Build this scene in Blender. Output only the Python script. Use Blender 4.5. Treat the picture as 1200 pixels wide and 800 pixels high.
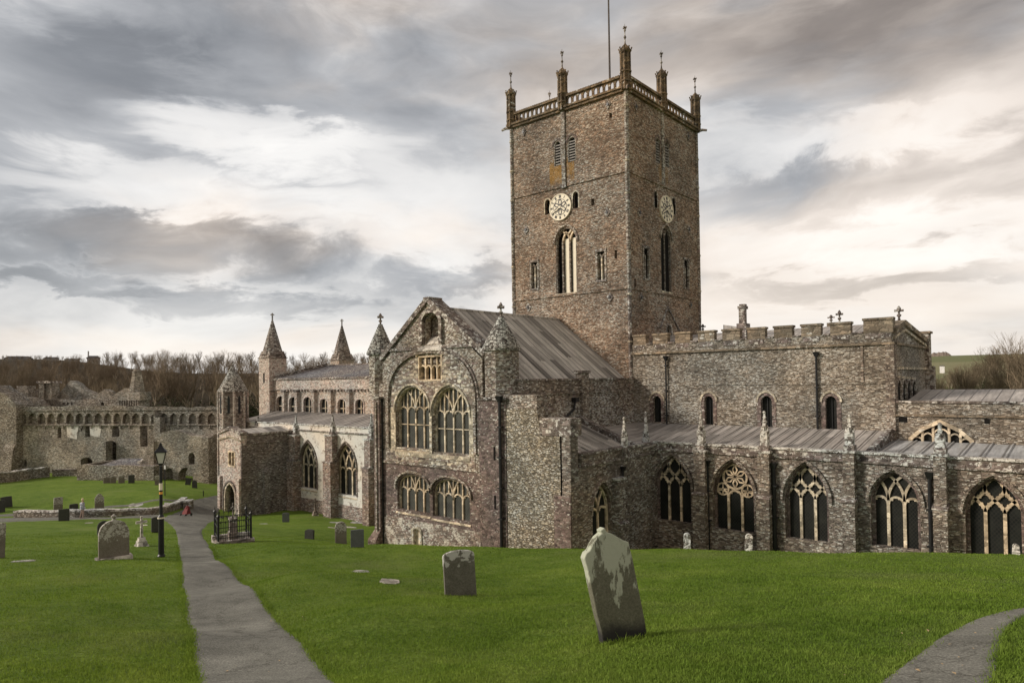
import bpy, bmesh, math, random
import numpy as np
from mathutils import Vector, Matrix
from mathutils.geometry import tessellate_polygon
from mathutils.bvhtree import BVHTree
random.seed(7); rng = np.random.default_rng(7)
for o in list(bpy.data.objects): bpy.data.objects.remove(o)
scene = bpy.context.scene
col = scene.collection
R = math.radians

# ------------------------------------------------------------------ camera
FPX, YAW, PITCH, ROLL, SHY = 798.55, R(-40.606), R(1.0032), R(-.8344), 32.03
_cy, _sy, _cp, _sp = math.cos(YAW), math.sin(YAW), math.cos(PITCH), math.sin(PITCH)
CF = Vector((_sy*_cp, _cy*_cp, _sp)); _r0 = Vector((_cy, -_sy, 0)); _u0 = _r0.cross(CF)
CR = _r0*math.cos(ROLL)+_u0*math.sin(ROLL); CU = -_r0*math.sin(ROLL)+_u0*math.cos(ROLL)
cd = bpy.data.cameras.new('camera'); cam = bpy.data.objects.new('camera', cd); col.objects.link(cam)
cam.matrix_world = Matrix(((CR.x, CU.x, -CF.x, 0), (CR.y, CU.y, -CF.y, 0), (CR.z, CU.z, -CF.z, 0), (0, 0, 0, 1)))
cd.sensor_width = 36; cd.lens = FPX/1200*36; cd.shift_y = SHY/1200; cd.clip_start = .1; cd.clip_end = 6000
scene.camera = cam
def ray(x, y): return CF+CR*((x-600)/FPX)-CU*((y-400-SHY)/FPX)
def onz(x, y, z): d = ray(x, y); return d*(z/d.z)

# ------------------------------------------------------------------ light
SUN_AZ, SUN_EL = R(222), R(26)
scene.view_settings.view_transform = 'Standard'; scene.view_settings.look = 'None'
scene.view_settings.exposure = 1.3; scene.view_settings.gamma = 1
sl = bpy.data.lights.new('sun', 'SUN'); sl.energy = 1.4; sl.angle = R(12); sl.color = (1, .9, .78)
sun = bpy.data.objects.new('sun', sl); col.objects.link(sun)
sdir = Vector((math.sin(SUN_AZ)*math.cos(SUN_EL), math.cos(SUN_AZ)*math.cos(SUN_EL), math.sin(SUN_EL)))
sun.rotation_euler = sdir.to_track_quat('Z', 'Y').to_euler()

class NT:
    def __init__(s, tree): s.t = tree; s.n = tree.nodes; s.l = tree.links
    def new(s, t, **k):
        n = s.n.new(t)
        for a, b in k.items(): setattr(n, a, b)
        return n
    def put(s, sock, v):
        if isinstance(v, bpy.types.NodeSocket): s.l.new(v, sock)
        elif isinstance(v, (tuple, list)) and len(v) == 3 and sock.type == 'RGBA': sock.default_value = (*v, 1)
        else: sock.default_value = v
    def m(s, op, a, b=0., c=0., clamp=False):
        n = s.new('ShaderNodeMath', operation=op, use_clamp=clamp)
        for i, v in enumerate((a, b, c)): s.put(n.inputs[i], v)
        return n.outputs[0]
    def vm(s, op, a, b=(0, 0, 0)):
        n = s.new('ShaderNodeVectorMath', operation=op); s.put(n.inputs[0], a); s.put(n.inputs[1], b)
        return n.outputs[0]
    def mix(s, f, a, b, mode='MIX'):
        n = s.new('ShaderNodeMix', data_type='RGBA', blend_type=mode); s.put(n.inputs[0], f); s.put(n.inputs[6], a); s.put(n.inputs[7], b)
        return n.outputs[2]
    def noise(s, vec, scale, detail=4, rough=.55, dim='3D', out=0):
        n = s.new('ShaderNodeTexNoise', noise_dimensions=dim); s.put(n.inputs['Vector'], vec)
        n.inputs['Scale'].default_value = scale; n.inputs['Detail'].default_value = detail; n.inputs['Roughness'].default_value = rough
        return n.outputs[out]
    def ramp(s, f, stops, mode='LINEAR'):
        n = s.new('ShaderNodeValToRGB'); s.put(n.inputs[0], f); cr = n.color_ramp; cr.interpolation = mode
        while len(cr.elements) < len(stops): cr.elements.new(.5)
        for e, (p, c) in zip(cr.elements, stops):
            e.position = p; e.color = (*c, 1) if isinstance(c, (tuple, list)) else (c, c, c, 1)
        return n.outputs[0]
    def sstep(s, v, a, b):
        n = s.new('ShaderNodeMapRange', interpolation_type='SMOOTHSTEP'); s.put(n.inputs[0], v)
        n.inputs[1].default_value = a; n.inputs[2].default_value = b
        return n.outputs[0]

world = bpy.data.worlds.new('World'); scene.world = world; world.use_nodes = True
w = NT(world.node_tree); w.n.clear()
tc = w.new('ShaderNodeTexCoord').outputs['Generated']
sp = w.new('ShaderNodeSeparateXYZ'); w.l.new(tc, sp.inputs[0])
X_, Y_, Z_ = sp.outputs
sky = w.new('ShaderNodeTexSky', sky_type='NISHITA'); sky.sun_disc = False
sky.sun_elevation = SUN_EL; sky.sun_rotation = SUN_AZ; sky.dust_density = 2
zc = w.m('ADD', w.m('MAXIMUM', Z_, 0.), .2)
cb = w.new('ShaderNodeCombineXYZ'); w.l.new(w.m('DIVIDE', X_, zc), cb.inputs[0]); w.l.new(w.m('DIVIDE', Y_, zc), cb.inputs[1])
pl = cb.outputs[0]                                                    # the cloud deck seen in perspective
rot = w.new('ShaderNodeMapping'); rot.inputs['Rotation'].default_value = (0, 0, R(-42)); rot.inputs['Scale'].default_value = (.8, 1.25, 1); w.l.new(pl, rot.inputs[0])
dsp = w.vm('MULTIPLY', tc, (1., 1., 3.0)); dsp = w.vm('ADD', dsp, w.vm('MULTIPLY', w.vm('SUBTRACT', w.noise(dsp, 2.2, 3, .5, out=1), (.5, .5, .5)), (.35, .35, .35)))
big = w.noise(dsp, 1.3, 5, .5); wv = w.noise(dsp, 7.5, 9, .6)
mid = w.m('ADD', w.m('MULTIPLY', w.noise(rot.outputs[0], 1.2, 7, .55), .12), w.m('MULTIPLY', w.noise(dsp, 3.4, 7, .52), .88))
# direction of every cloud bank as azimuth (degrees right of the view axis) and elevation in degrees
az = w.m('ADD', w.m('MULTIPLY', w.m('ARCTAN2', X_, Y_), 180/math.pi), 40.606)
el = w.m('MULTIPLY', w.m('ARCSINE', Z_), 180/math.pi)
azw = w.m('ADD', az, w.m('MULTIPLY', w.m('SUBTRACT', mid, .5), 22)); elw = w.m('ADD', el, w.m('MULTIPLY', w.m('SUBTRACT', wv, .5), 10))
v = w.m('ADD', w.m('MULTIPLY', w.m('SUBTRACT', mid, .5), .95), w.m('MULTIPLY', w.m('SUBTRACT', big, .5), .8))
v = w.m('ADD', v, w.m('MULTIPLY', w.m('SUBTRACT', wv, .5), .28))
v = w.m('ADD', v, w.ramp(w.m('DIVIDE', el, 60), [(0, .70), (.10, .68), (.25, .60), (.42, .5), (.62, .32), (1, .3)]))
BANKS = [(-34, 21, 8, 4.5, -.17), (-20, 24, 15, 5, -.12), (-19, 18.8, 9, 1.8, .26), (-29, 10.3, 14, 1.9, -.25), (-33.6, 7.4, 9, 1.0, -.25), (-22, 6.3, 9, 1.2, -.22), (-26, 14.3, 14, 2.0, .20), (-10, 13.5, 10, 5, .22), (-6.4, 8.6, 7, 1.4, -.2),
         (26, 24.5, 15, 5, -.18), (17, 18.3, 9, 2.6, .10), (31, 17.4, 8, 1.6, .10), (28.5, 13.9, 11, 2.4, -.20), (32, 10.2, 9, 1.9, .10), (29, 7.2, 12, 1.2, -.20), (26, 3.5, 14, 1.4, .03), (-38, 14.5, 5, 2.5, -.1), (-5, 24, 12, 5, -.06)]
v = w.m('ADD', v, .05)
for a0, e0, ra, re, s_ in BANKS:
    q = w.m('ADD', w.m('POWER', w.m('ABSOLUTE', w.m('DIVIDE', w.m('SUBTRACT', azw, float(a0)), float(ra))), 2.), w.m('POWER', w.m('ABSOLUTE', w.m('DIVIDE', w.m('SUBTRACT', elw, float(e0)), float(re))), 2.))
    v = w.m('ADD', v, w.m('MULTIPLY', w.m('SUBTRACT', 1., w.sstep(q, .1, 1.7)), float(s_)))
cool = w.ramp(v, [(0, (.085, .088, .094)), (.25, (.142, .148, .158)), (.5, (.265, .27, .28)), (.75, (.46, .455, .45)), (1, (.57, .56, .545))])
warm = w.ramp(v, [(0, (.098, .083, .073)), (.25, (.17, .147, .130)), (.5, (.32, .283, .252)), (.75, (.53, .478, .432)), (1, (.61, .575, .535))])
wm = w.sstep(w.m('ADD', w.noise(dsp, 2.1, 4, .5), w.m('MULTIPLY', az, .0025)), .40, .62)
cloud = w.mix(wm, cool, warm)
cloud10 = w.vm('MULTIPLY', cloud, (7.2, 7.15, 7.1))
bgc = w.mix(.96, sky.outputs[0], cloud10)
bg = w.new('ShaderNodeBackground'); bg.inputs[1].default_value = .1; w.l.new(bgc, bg.inputs[0])
wo = w.new('ShaderNodeOutputWorld'); w.l.new(bg.outputs[0], wo.inputs[0])

# ------------------------------------------------------------------ materials
def mat(name, rough=.9, spec=.3):
    m = bpy.data.materials.new(name); m.use_nodes = True; n = NT(m.node_tree)
    b = n.n['Principled BSDF']; b.inputs['Roughness'].default_value = rough; b.inputs['Specular IOR Level'].default_value = spec
    return m, n, b
def bumpn(n, b, h, st=.5, dist=.05):
    bp = n.new('ShaderNodeBump'); bp.inputs['Strength'].default_value = st; bp.inputs['Distance'].default_value = dist
    n.put(bp.inputs['Height'], h); n.l.new(bp.outputs[0], b.inputs['Normal'])
def stone(name, pal, sx=.42, sz=.15, mort=(.2, .17, .13), white=.1, wcol=(.68, .64, .56), lich=.2, lcol=(.5, .47, .39), blot=.5, bump=.6, mstr=.5, wear=None, rust=0, tint=(.965, 1.0, 1.035)):
    m, n, b = mat(name, .92, .2); sx *= .56; sz *= .52
    pos = n.new('ShaderNodeNewGeometry').outputs['Position']
    wob = n.vm('ADD', pos, n.vm('MULTIPLY', n.vm('SUBTRACT', n.noise(pos, 1.6, 3, .6, out=1), (.5, .5, .5)), (.08, .08, .06)))
    vec = n.vm('MULTIPLY', wob, (1/sx, 1/sx, 1/sz))
    vo = n.new('ShaderNodeTexVoronoi', distance='CHEBYCHEV'); n.l.new(vec, vo.inputs[0]); vo.inputs['Scale'].default_value = 1
    v2 = n.new('ShaderNodeTexVoronoi', feature='F2', distance='CHEBYCHEV'); n.l.new(vec, v2.inputs[0]); v2.inputs['Scale'].default_value = 1
    vw = n.new('ShaderNodeTexVoronoi', distance='CHEBYCHEV'); n.l.new(vec, vw.inputs[0]); vw.inputs['Scale'].default_value = 1.7; sw = n.new('ShaderNodeSeparateColor'); n.l.new(vw.outputs['Color'], sw.inputs[0])
    edge = n.m('SUBTRACT', v2.outputs['Distance'], vo.outputs['Distance'])
    sc = n.new('ShaderNodeSeparateColor'); n.l.new(vo.outputs['Color'], sc.inputs[0])
    k = len(pal); c = n.ramp(sc.outputs[0], [(i/(k-1), p) for i, p in enumerate(pal)])
    fine = n.noise(pos, 9, 5, .65); bl = n.noise(pos, .35, 4, .6); li = n.noise(n.vm('MULTIPLY', pos, (1, 1, 1.3)), 4.2, 7, .74)
    c = n.mix(1., c, n.ramp(sc.outputs[2], [(0, .58), (.45, 1.05), (1, 1.7)]), 'MULTIPLY'); c = n.mix(1., c, n.ramp(fine, [(.25, .6), (.75, 1.4)]), 'MULTIPLY')
    wf = n.m('MULTIPLY', n.sstep(n.m('ADD', sw.outputs[1], n.m('MULTIPLY', n.m('SUBTRACT', bl, .5), .5)), 1-white*1.6, 1-white*1.6+.05), .85)
    c = n.mix(wf, c, wcol)
    c = n.mix(n.m('MULTIPLY', n.m('SUBTRACT', 1., n.sstep(edge, .02, .16)), mstr), c, mort)
    lf = n.m('MULTIPLY', n.sstep(li, .70-.24*lich, .735-.24*lich), .85)
    c = n.mix(lf, c, lcol)
    if wear:
        wn = n.noise(pos, wear[1], 7, .7); c = n.mix(n.m('MULTIPLY', n.sstep(wn, wear[2], wear[2]+.08), wear[3] if len(wear) > 3 else .92), c, wear[0])
    hue = n.noise(pos, .16, 3, .6); c = n.mix(1., c, n.mix(n.sstep(hue, .38, .62), (1.06, .99, .93), (.92, .96, 1.0)), 'MULTIPLY')
    if rust:      # ochre lichen that runs down under the belfry openings, and stray patches of it
        sp3 = n.new('ShaderNodeSeparateXYZ'); n.l.new(pos, sp3.inputs[0]); px3, py3, pz3 = sp3.outputs
        ms = n.m('MULTIPLY', n.m('LESS_THAN', n.m('ABSOLUTE', n.m('SUBTRACT', px3, -32.9)), 1.25), n.m('LESS_THAN', py3, 45.2)); me_ = n.m('MULTIPLY', n.m('LESS_THAN', n.m('ABSOLUTE', n.m('SUBTRACT', py3, 50.7)), .8), .55); me_ = n.m('MULTIPLY', me_, n.m('GREATER_THAN', px3, -26.9))
        zm_ = n.m('MULTIPLY', n.sstep(pz3, 16.0, 16.3), n.m('SUBTRACT', 1., n.sstep(pz3, 17.6, 18.4))); rn = n.noise(n.vm('MULTIPLY', pos, (1, 1, .5)), 1.2, 5, .65)
        f = n.m('MULTIPLY', n.m('MULTIPLY', n.m('MAXIMUM', ms, me_), zm_), n.sstep(rn, .36, .56)); f = n.m('MAXIMUM', f, n.m('MULTIPLY', n.sstep(rn, .66, .76), rust)); c = n.mix(n.m('MULTIPLY', f, .8), c, (.36, .20, .05))
    c = n.mix(1., c, n.ramp(bl, [(.3, 1-.55*blot), (.7, 1+.25*blot)]), 'MULTIPLY')
    c = n.mix(1., c, tint, 'MULTIPLY'); n.l.new(c, b.inputs['Base Color'])
    h = n.m('ADD', n.m('MULTIPLY', n.sstep(edge, 0, .2), 1.), n.m('MULTIPLY', fine, .6)); h = n.m('ADD', h, n.m('MULTIPLY', sc.outputs[2], .7))
    bumpn(n, b, h, bump, .06)
    return m
M = {}
M['tower'] = stone('tower_stone', [(.13, .092, .068), (.24, .17, .124), (.32, .228, .17), (.21, .155, .12), (.38, .28, .205)], .5, .15, white=.13, lich=.05, blot=.5, bump=.8, rust=.25, tint=(1.0, .995, .98))
M['transept'] = stone('transept_stone', [(.10, .08, .065), (.19, .15, .12), (.27, .22, .165), (.17, .12, .11), (.34, .29, .22)], .48, .22, white=.2, lich=.36, lcol=(.5, .47, .39), blot=.6)
M['ashlar'] = stone('mixed_ashlar', [(.13, .095, .08), (.22, .165, .135), (.40, .34, .25), (.18, .13, .115), (.46, .41, .31)], .7, .34, white=.12, lich=.15, blot=.4, mstr=.6)
M['purple'] = stone('purple_sandstone', [(.09, .065, .06), (.18, .128, .115), (.14, .098, .087), (.25, .19, .165)], .45, .24, white=.04, lich=.25, blot=.4, mstr=.6)
M['rubble'] = stone('yellow_rubble', [(.2, .165, .125), (.33, .28, .205), (.27, .225, .165), (.40, .345, .26), (.22, .18, .135)], .42, .2, mort=(.15, .125, .09), white=.16, lich=.1, blot=.35, bump=1., mstr=.7)
M['presb'] = stone('presbytery_stone', [(.14, .115, .09), (.24, .2, .157), (.31, .265, .21), (.2, .162, .13), (.38, .33, .26)], .45, .15, white=.14, lich=.1, blot=.5, bump=.8)
M['aisle'] = stone('aisle_stone', [(.125, .098, .082), (.215, .172, .14), (.285, .235, .19), (.185, .143, .12), (.35, .29, .225)], .5, .2, white=.12, lich=.15, blot=.6, bump=.8)
M['lichen'] = stone('lichen_stone', [(.11, .088, .076), (.18, .145, .125), (.14, .108, .097)], .8, .5, white=.08, lich=.60, lcol=(.74, .71, .65), blot=.3, mstr=.4)
M['white_lichen'] = stone('white_lichen_stone', [(.13, .11, .095), (.2, .17, .145)], .6, .4, white=.12, lich=.93, lcol=(.76, .74, .68), blot=.2, mstr=.4)
M['gold'] = stone('golden_stone', [(.2, .155, .11), (.28, .22, .155), (.24, .18, .125)], .9, .4, white=.04, lich=.3, lcol=(.42, .34, .2), blot=.5, mstr=.5)
M['cornice'] = stone('dark_cornice_stone', [(.12, .08, .048), (.21, .14, .08), (.17, .115, .068)], .7, .4, white=.03, lich=.3, lcol=(.36, .22, .09), blot=.5, mstr=.5)
M['lime'] = stone('limewashed_wall', [(.34, .27, .21), (.45, .37, .3), (.3, .22, .19)], .45, .2, white=.2, lich=.2, blot=.15, wear=((.80, .735, .64), 1.7, .40), bump=.5)
M['limelow'] = stone('worn_lime_render', [(.2, .14, .12), (.3, .24, .19), (.16, .12, .1)], .5, .25, white=.1, lich=.2, blot=.2, wear=((.66, .6, .5), 1.5, .5), bump=.7)
M['plinth'] = stone('nave_plinth', [(.2, .14, .12), (.3, .22, .18), (.24, .17, .15), (.38, .3, .24)], .55, .22, white=.1, lich=.12, blot=.3)
M['nave'] = stone('nave_stone', [(.27, .185, .145), (.4, .29, .22), (.5, .39, .31), (.33, .23, .18)], .45, .2, white=.26, lich=.2, blot=.2)
M['porchs'] = stone('pink_porch_stone', [(.3, .21, .18), (.47, .37, .32), (.38, .27, .23), (.58, .49, .42)], .5, .28, white=.28, lich=.2, blot=.2)
M['porch'] = stone('porch_stone_shaded', [(.12, .1, .09), (.2, .165, .15), (.26, .22, .19)], .5, .16, white=.06, lich=.1, blot=.5)  # darker copy for the porch sides: their shade is put into the colour
M['spire'] = stone('spire_stone', [(.12, .095, .085), (.19, .15, .13), (.26, .21, .18)], .6, .3, white=.14, lich=.35, lcol=(.5, .47, .4), blot=.3)
M['conic'] = stone('lichened_cone_stone', [(.13, .11, .095), (.22, .185, .16)], .45, .30, white=.3, wcol=(.62, .59, .52), lich=.75, lcol=(.62, .6, .53), blot=.2, mstr=.9, mort=(.06, .05, .04), bump=1.)
M['palace'] = stone('palace_stone', [(.17, .15, .12), (.32, .28, .225), (.24, .205, .165), (.4, .355, .29)], .5, .2, white=.12, lich=.25, lcol=(.46, .42, .34), blot=.7, wear=((.56, .49, .40), .16, .57, .6))
M['palaced'] = stone('palace_arcade_stone', [(.12, .1, .08), (.2, .17, .135), (.26, .225, .18)], .5, .22, white=.1, lich=.25, blot=.4)
M['dress'] = stone('dressed_limestone', [(.48, .39, .275), (.56, .46, .335), (.51, .41, .29)], .8, .5, mort=(.34, .26, .17), white=.02, lich=.0, blot=.3, bump=.2, mstr=.35)
M['cream'] = stone('cream_stone', [(.4, .34, .25), (.5, .43, .32), (.45, .37, .27)], .6, .4, white=.05, lich=.2, blot=.3, bump=.4)
M['pale'] = stone('pale_grave_stone', [(.38, .35, .31), (.5, .47, .42)], .8, .5, white=.1, lich=.5, lcol=(.68, .66, .6), blot=.3, mstr=.1)
def simple(name, c, rough=.6, spec=.4, var=.3, scale=4, metal=0):
    m, n, b = mat(name, rough, spec); pos = n.new('ShaderNodeNewGeometry').outputs['Position']
    f = n.noise(pos, scale, 5, .6)
    n.l.new(n.mix(1., c, n.ramp(f, [(.3, 1-var), (.7, 1+var)]), 'MULTIPLY'), b.inputs['Base Color']); b.inputs['Metallic'].default_value = metal
    return m
M['iron'] = simple('black_iron', (.012, .012, .013), .45, .4)
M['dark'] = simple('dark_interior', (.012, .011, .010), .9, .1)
M['wood'] = simple('old_oak', (.08, .055, .035), .7)
M['louvre'] = simple('slate_louvre', (.26, .24, .22), .7)
M['whitep'] = simple('cream_paint', (.78, .70, .55), .6, .3, .06)
M['darkp'] = simple('dark_paint', (.045, .04, .045), .6)
M['grey_pole'] = simple('weathered_pole', (.09, .07, .06), .6)
def glass_mat(k=1.0):
    m, n, b = mat('leaded_glass', .5, .18); pos = n.new('ShaderNodeNewGeometry').outputs['Position']
    s = n.new('ShaderNodeSeparateXYZ'); n.l.new(pos, s.inputs[0]); h = n.m('ADD', s.outputs[0], s.outputs[1])
    a = n.m('PINGPONG', n.m('ADD', h, n.m('MULTIPLY', s.outputs[2], .8)), .085); c = n.m('PINGPONG', n.m('SUBTRACT', h, n.m('MULTIPLY', s.outputs[2], .8)), .085)
    d = n.m('MINIMUM', a, c); f = n.sstep(d, .006, .02)
    f2 = n.noise(pos, 1.2, 3, .6)
    n.l.new(n.mix(f, (.028*k, .026*k, .022*k), n.mix(n.sstep(f2, .3, .8), (.006*k, .007*k, .007*k), (.022*k, .024*k, .02*k))), b.inputs['Base Color'])
    n.l.new(n.m('ADD', .45, n.m('MULTIPLY', n.noise(pos, 14, 2, .5), .3)), b.inputs['Roughness'])
    bumpn(n, b, n.noise(pos, 7, 2, .5), .25, .03)
    return m
M['glass'] = glass_mat(); M['glass_pale'] = glass_mat(3.4)
def lead(name, axis, wd, cols, rough=.55, spec=.4, seam=.09):
    m, n, b = mat(name, rough, spec); pos = n.new('ShaderNodeNewGeometry').outputs['Position']
    s = n.new('ShaderNodeSeparateXYZ'); n.l.new(pos, s.inputs[0]); a = s.outputs[axis]
    cell = n.m('FLOOR', n.m('DIVIDE', a, wd)); other = n.m('FLOOR', n.m('DIVIDE', n.m('ADD', s.outputs[1-axis], n.m('MULTIPLY', cell, 1.37)), 2.6))
    wn = n.new('ShaderNodeTexWhiteNoise', noise_dimensions='2D'); cb = n.new('ShaderNodeCombineXYZ'); n.l.new(cell, cb.inputs[0]); n.l.new(n.m('MULTIPLY', other, .7), cb.inputs[1]); n.l.new(cb.outputs[0], wn.inputs['Vector'])
    k = len(cols); c = n.ramp(wn.outputs['Value'], [(i/(k-1), p) for i, p in enumerate(cols)])
    st = n.noise(n.vm('MULTIPLY', pos, (6, .6, .8) if axis == 0 else (.6, 6, .8)), 1., 6, .65)
    c = n.mix(1., c, n.ramp(st, [(.28, .6), (.72, 1.35)]), 'MULTIPLY')
    fr = n.m('FRACT', n.m('DIVIDE', a, wd)); sf = n.m('SUBTRACT', 1., n.sstep(n.m('MULTIPLY', n.m('PINGPONG', n.m('DIVIDE', a, wd), .5), 2.), .02, seam*2))
    c = n.mix(n.m('MULTIPLY', sf, .65), c, (.05, .045, .042)); n.l.new(c, b.inputs['Base Color'])
    bumpn(n, b, n.m('ADD', sf, n.m('MULTIPLY', st, .3)), .6, .05)
    return m
M['lead_y'] = lead('lead_roof_transept', 1, .62, [(.3, .28, .25), (.5, .46, .41), (.56, .52, .465), (.4, .37, .33), (.16, .145, .13), (.53, .49, .44)])
M['lead_x'] = lead('lead_roof_aisle', 0, .62, [(.26, .24, .22), (.42, .39, .36), (.34, .31, .285), (.5, .465, .43)])
M['lead_e'] = lead('lead_roof_chapel', 0, .9, [(.34, .345, .35), (.46, .47, .475), (.4, .4, .4)], .4, .5)
M['slate'] = stone('slate_roof', [(.13, .12, .125), (.19, .175, .175), (.16, .15, .15)], .35, .22, mort=(.07, .06, .06), white=.08, lich=.3, lcol=(.33, .31, .28), blot=.4)

def grass_mat(name, blades=False):
    m, n, b = mat(name, .85, .12); pos = n.new('ShaderNodeNewGeometry').outputs['Position']
    a = n.noise(pos, .22, 4, .6); f = n.m('ADD', n.m('MULTIPLY', n.noise(pos, 1.9, 6, .72), .6), n.m('MULTIPLY', n.noise(pos, .55, 3, .6), .4)); g = n.noise(n.vm('MULTIPLY', pos, (1, 1, .3)), 17, 5, .75)
    c = n.ramp(f, [(.25, (.062, .118, .010)), (.45, (.112, .198, .018)), (.62, (.16, .25, .03)), (.78, (.25, .32, .07))])
    c = n.mix(n.m('MULTIPLY', n.sstep(a, .52, .74), .5), c, (.18, .23, .055)); c = n.mix(1., c, n.ramp(n.noise(pos, .13, 4, .6), [(.3, (.80, .84, .85)), (.55, (1.0, 1.0, 1.0)), (.8, (1.22, 1.14, 1.05))]), 'MULTIPLY')
    c = n.mix(1., c, n.ramp(g, [(.25, .5), (.5, 1.0), (.75, 1.5)]), 'MULTIPLY')
    c = n.mix(1., c, (1.2, 1.07, 1.5), 'MULTIPLY')
    if not blades:
        q = n.new('ShaderNodeVectorMath', operation='LENGTH'); n.l.new(pos, q.inputs[0])
        far = n.sstep(q.outputs['Value'], 142, 160)
        sx = n.new('ShaderNodeSeparateXYZ'); n.l.new(pos, sx.inputs[0])
        right = n.sstep(n.m('ADD', n.m('DIVIDE', sx.outputs[0], n.m('MAXIMUM', sx.outputs[1], 1.)), .35), 0, .05)
        fieldn = n.new('ShaderNodeTexVoronoi'); n.l.new(n.vm('MULTIPLY', pos, (.012, .005, 0)), fieldn.inputs[0]); fieldn.inputs['Scale'].default_value = 1
        sc = n.new('ShaderNodeSeparateColor'); n.l.new(fieldn.outputs['Color'], sc.inputs[0])
        fields = n.mix(sc.outputs[0], (.15, .165, .075), (.23, .22, .12))
        wood = n.mix(f, (.035, .03, .018), (.075, .055, .035))
        farc = n.mix(right, wood, fields)
        c = n.mix(far, c, farc)
    n.l.new(c, b.inputs['Base Color'])
    if blades:
        c = n.mix(1., c, (1.55, 1.45, 1.5), 'MULTIPLY')
        b.inputs['Subsurface Weight'].default_value = 0
        tr = n.new('ShaderNodeBsdfTranslucent'); n.l.new(c, tr.inputs[0]); mx = n.new('ShaderNodeMixShader'); mx.inputs[0].default_value = .3
        n.l.new(b.outputs[0], mx.inputs[1]); n.l.new(tr.outputs[0], mx.inputs[2]); n.l.new(mx.outputs[0], n.n['Material Output'].inputs[0])
    else: bumpn(n, b, n.m('ADD', g, n.m('MULTIPLY', f, 1.3)), 1., .10)
    return m
M['grass'] = grass_mat('mown_grass'); M['blade'] = grass_mat('grass_blade', True)
def path_mat():
    m, n, b = mat('worn_asphalt', .9, .25); pos = n.new('ShaderNodeNewGeometry').outputs['Position']
    a = n.noise(pos, 1.3, 8, .7); g = n.noise(pos, 45, 3, .7); s2 = n.noise(pos, 28, 2, .5)
    c = n.ramp(a, [(.3, (.118, .116, .098)), (.5, (.17, .167, .143)), (.72, (.225, .22, .19))])
    c = n.mix(1., c, n.ramp(g, [(.3, .45), (.7, 1.55)]), 'MULTIPLY'); c = n.mix(n.m('MULTIPLY', n.sstep(s2, .66, .74), .5), c, (.42, .39, .34))
    pt = n.noise(n.vm('MULTIPLY', pos, (1., 1., 0.)), .38, 5, .7); c = n.mix(1., c, n.ramp(pt, [(.3, .72), (.55, 1.05), (.75, 1.3)]), 'MULTIPLY')
    cv = n.new('ShaderNodeTexVoronoi', feature='DISTANCE_TO_EDGE'); n.l.new(n.vm('ADD', n.vm('MULTIPLY', pos, (.55, .55, 0.)), n.vm('MULTIPLY', n.noise(pos, 2.2, 5, .7, out=1), (.7, .7, 0))), cv.inputs[0]); cv.inputs['Scale'].default_value = 1
    c = n.mix(n.m('MULTIPLY', n.m('SUBTRACT', 1., n.sstep(cv.outputs['Distance'], .002, .014)), .55), c, (.05, .045, .035))
    n.l.new(c, b.inputs['Base Color']); bumpn(n, b, n.m('ADD', g, n.m('MULTIPLY', s2, .6)), .5, .012)
    return m
M['path'] = path_mat()
def bark(name, c1, c2):
    m, n, b = mat(name, .9, .15); oi = n.new('ShaderNodeObjectInfo').outputs['Random']; pos = n.new('ShaderNodeNewGeometry').outputs['Position']
    f = n.noise(pos, .6, 4, .6)
    c = n.mix(oi, c1, c2); n.l.new(n.mix(1., c, n.ramp(f, [(.3, .7), (.7, 1.35)]), 'MULTIPLY'), b.inputs['Base Color'])
    return m
M['bark'] = bark('grey_bark', (.24, .205, .15), (.42, .36, .27)); M['twig'] = bark('winter_twigs', (.13, .10, .068), (.26, .205, .14))
M['ivy'] = bark('evergreen_leaves', (.018, .028, .012), (.045, .05, .022))
def grave_mat(name, base, dark, lich_c, lo, hi, thr, foot=.3, ls=1.0):
    m, n, b = mat(name, .9, .2); oc = n.new('ShaderNodeTexCoord').outputs['Object']
    s = n.new('ShaderNodeSeparateXYZ'); n.l.new(oc, s.inputs[0])
    oi = n.new('ShaderNodeObjectInfo').outputs['Random']; pv = n.vm('ADD', oc, n.vm('MULTIPLY', (7., 3., 5.), oi))
    a = n.noise(pv, 4.5, 7, .7); f = n.noise(pv, 40, 5, .7); p = n.noise(n.vm('MULTIPLY', pv, (1.6, 1.6, .55) if ls == 1.0 else (1., 1., 1.)), 3.4*ls, 6, .72)
    c = n.mix(a, dark, base); c = n.mix(1., c, n.ramp(f, [(.3, .65), (.7, 1.3)]), 'MULTIPLY')
    hgt = n.m('MULTIPLY', n.m('SUBTRACT', n.sstep(s.outputs[2], lo, hi), .5), .22)
    c = n.mix(n.m('MULTIPLY', n.sstep(n.m('ADD', p, hgt), thr-.015, thr+.05), .8), c, lich_c)
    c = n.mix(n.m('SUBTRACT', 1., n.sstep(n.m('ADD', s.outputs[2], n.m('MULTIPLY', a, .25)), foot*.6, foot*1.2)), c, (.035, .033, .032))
    n.l.new(c, b.inputs['Base Color']); bumpn(n, b, n.m('ADD', a, n.m('MULTIPLY', f, .25)), .7, .03)
    return m
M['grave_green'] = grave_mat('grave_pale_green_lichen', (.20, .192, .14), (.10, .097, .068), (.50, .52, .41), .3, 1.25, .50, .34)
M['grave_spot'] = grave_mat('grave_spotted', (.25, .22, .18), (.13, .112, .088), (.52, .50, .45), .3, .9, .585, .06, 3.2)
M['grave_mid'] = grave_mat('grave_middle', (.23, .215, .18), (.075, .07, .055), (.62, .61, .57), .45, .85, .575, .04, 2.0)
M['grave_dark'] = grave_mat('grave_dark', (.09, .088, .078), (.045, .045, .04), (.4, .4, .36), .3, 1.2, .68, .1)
M['grave_grey'] = grave_mat('grave_grey', (.16, .17, .165), (.09, .095, .09), (.5, .5, .46), .6, 1.1, .6, .08)

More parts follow.
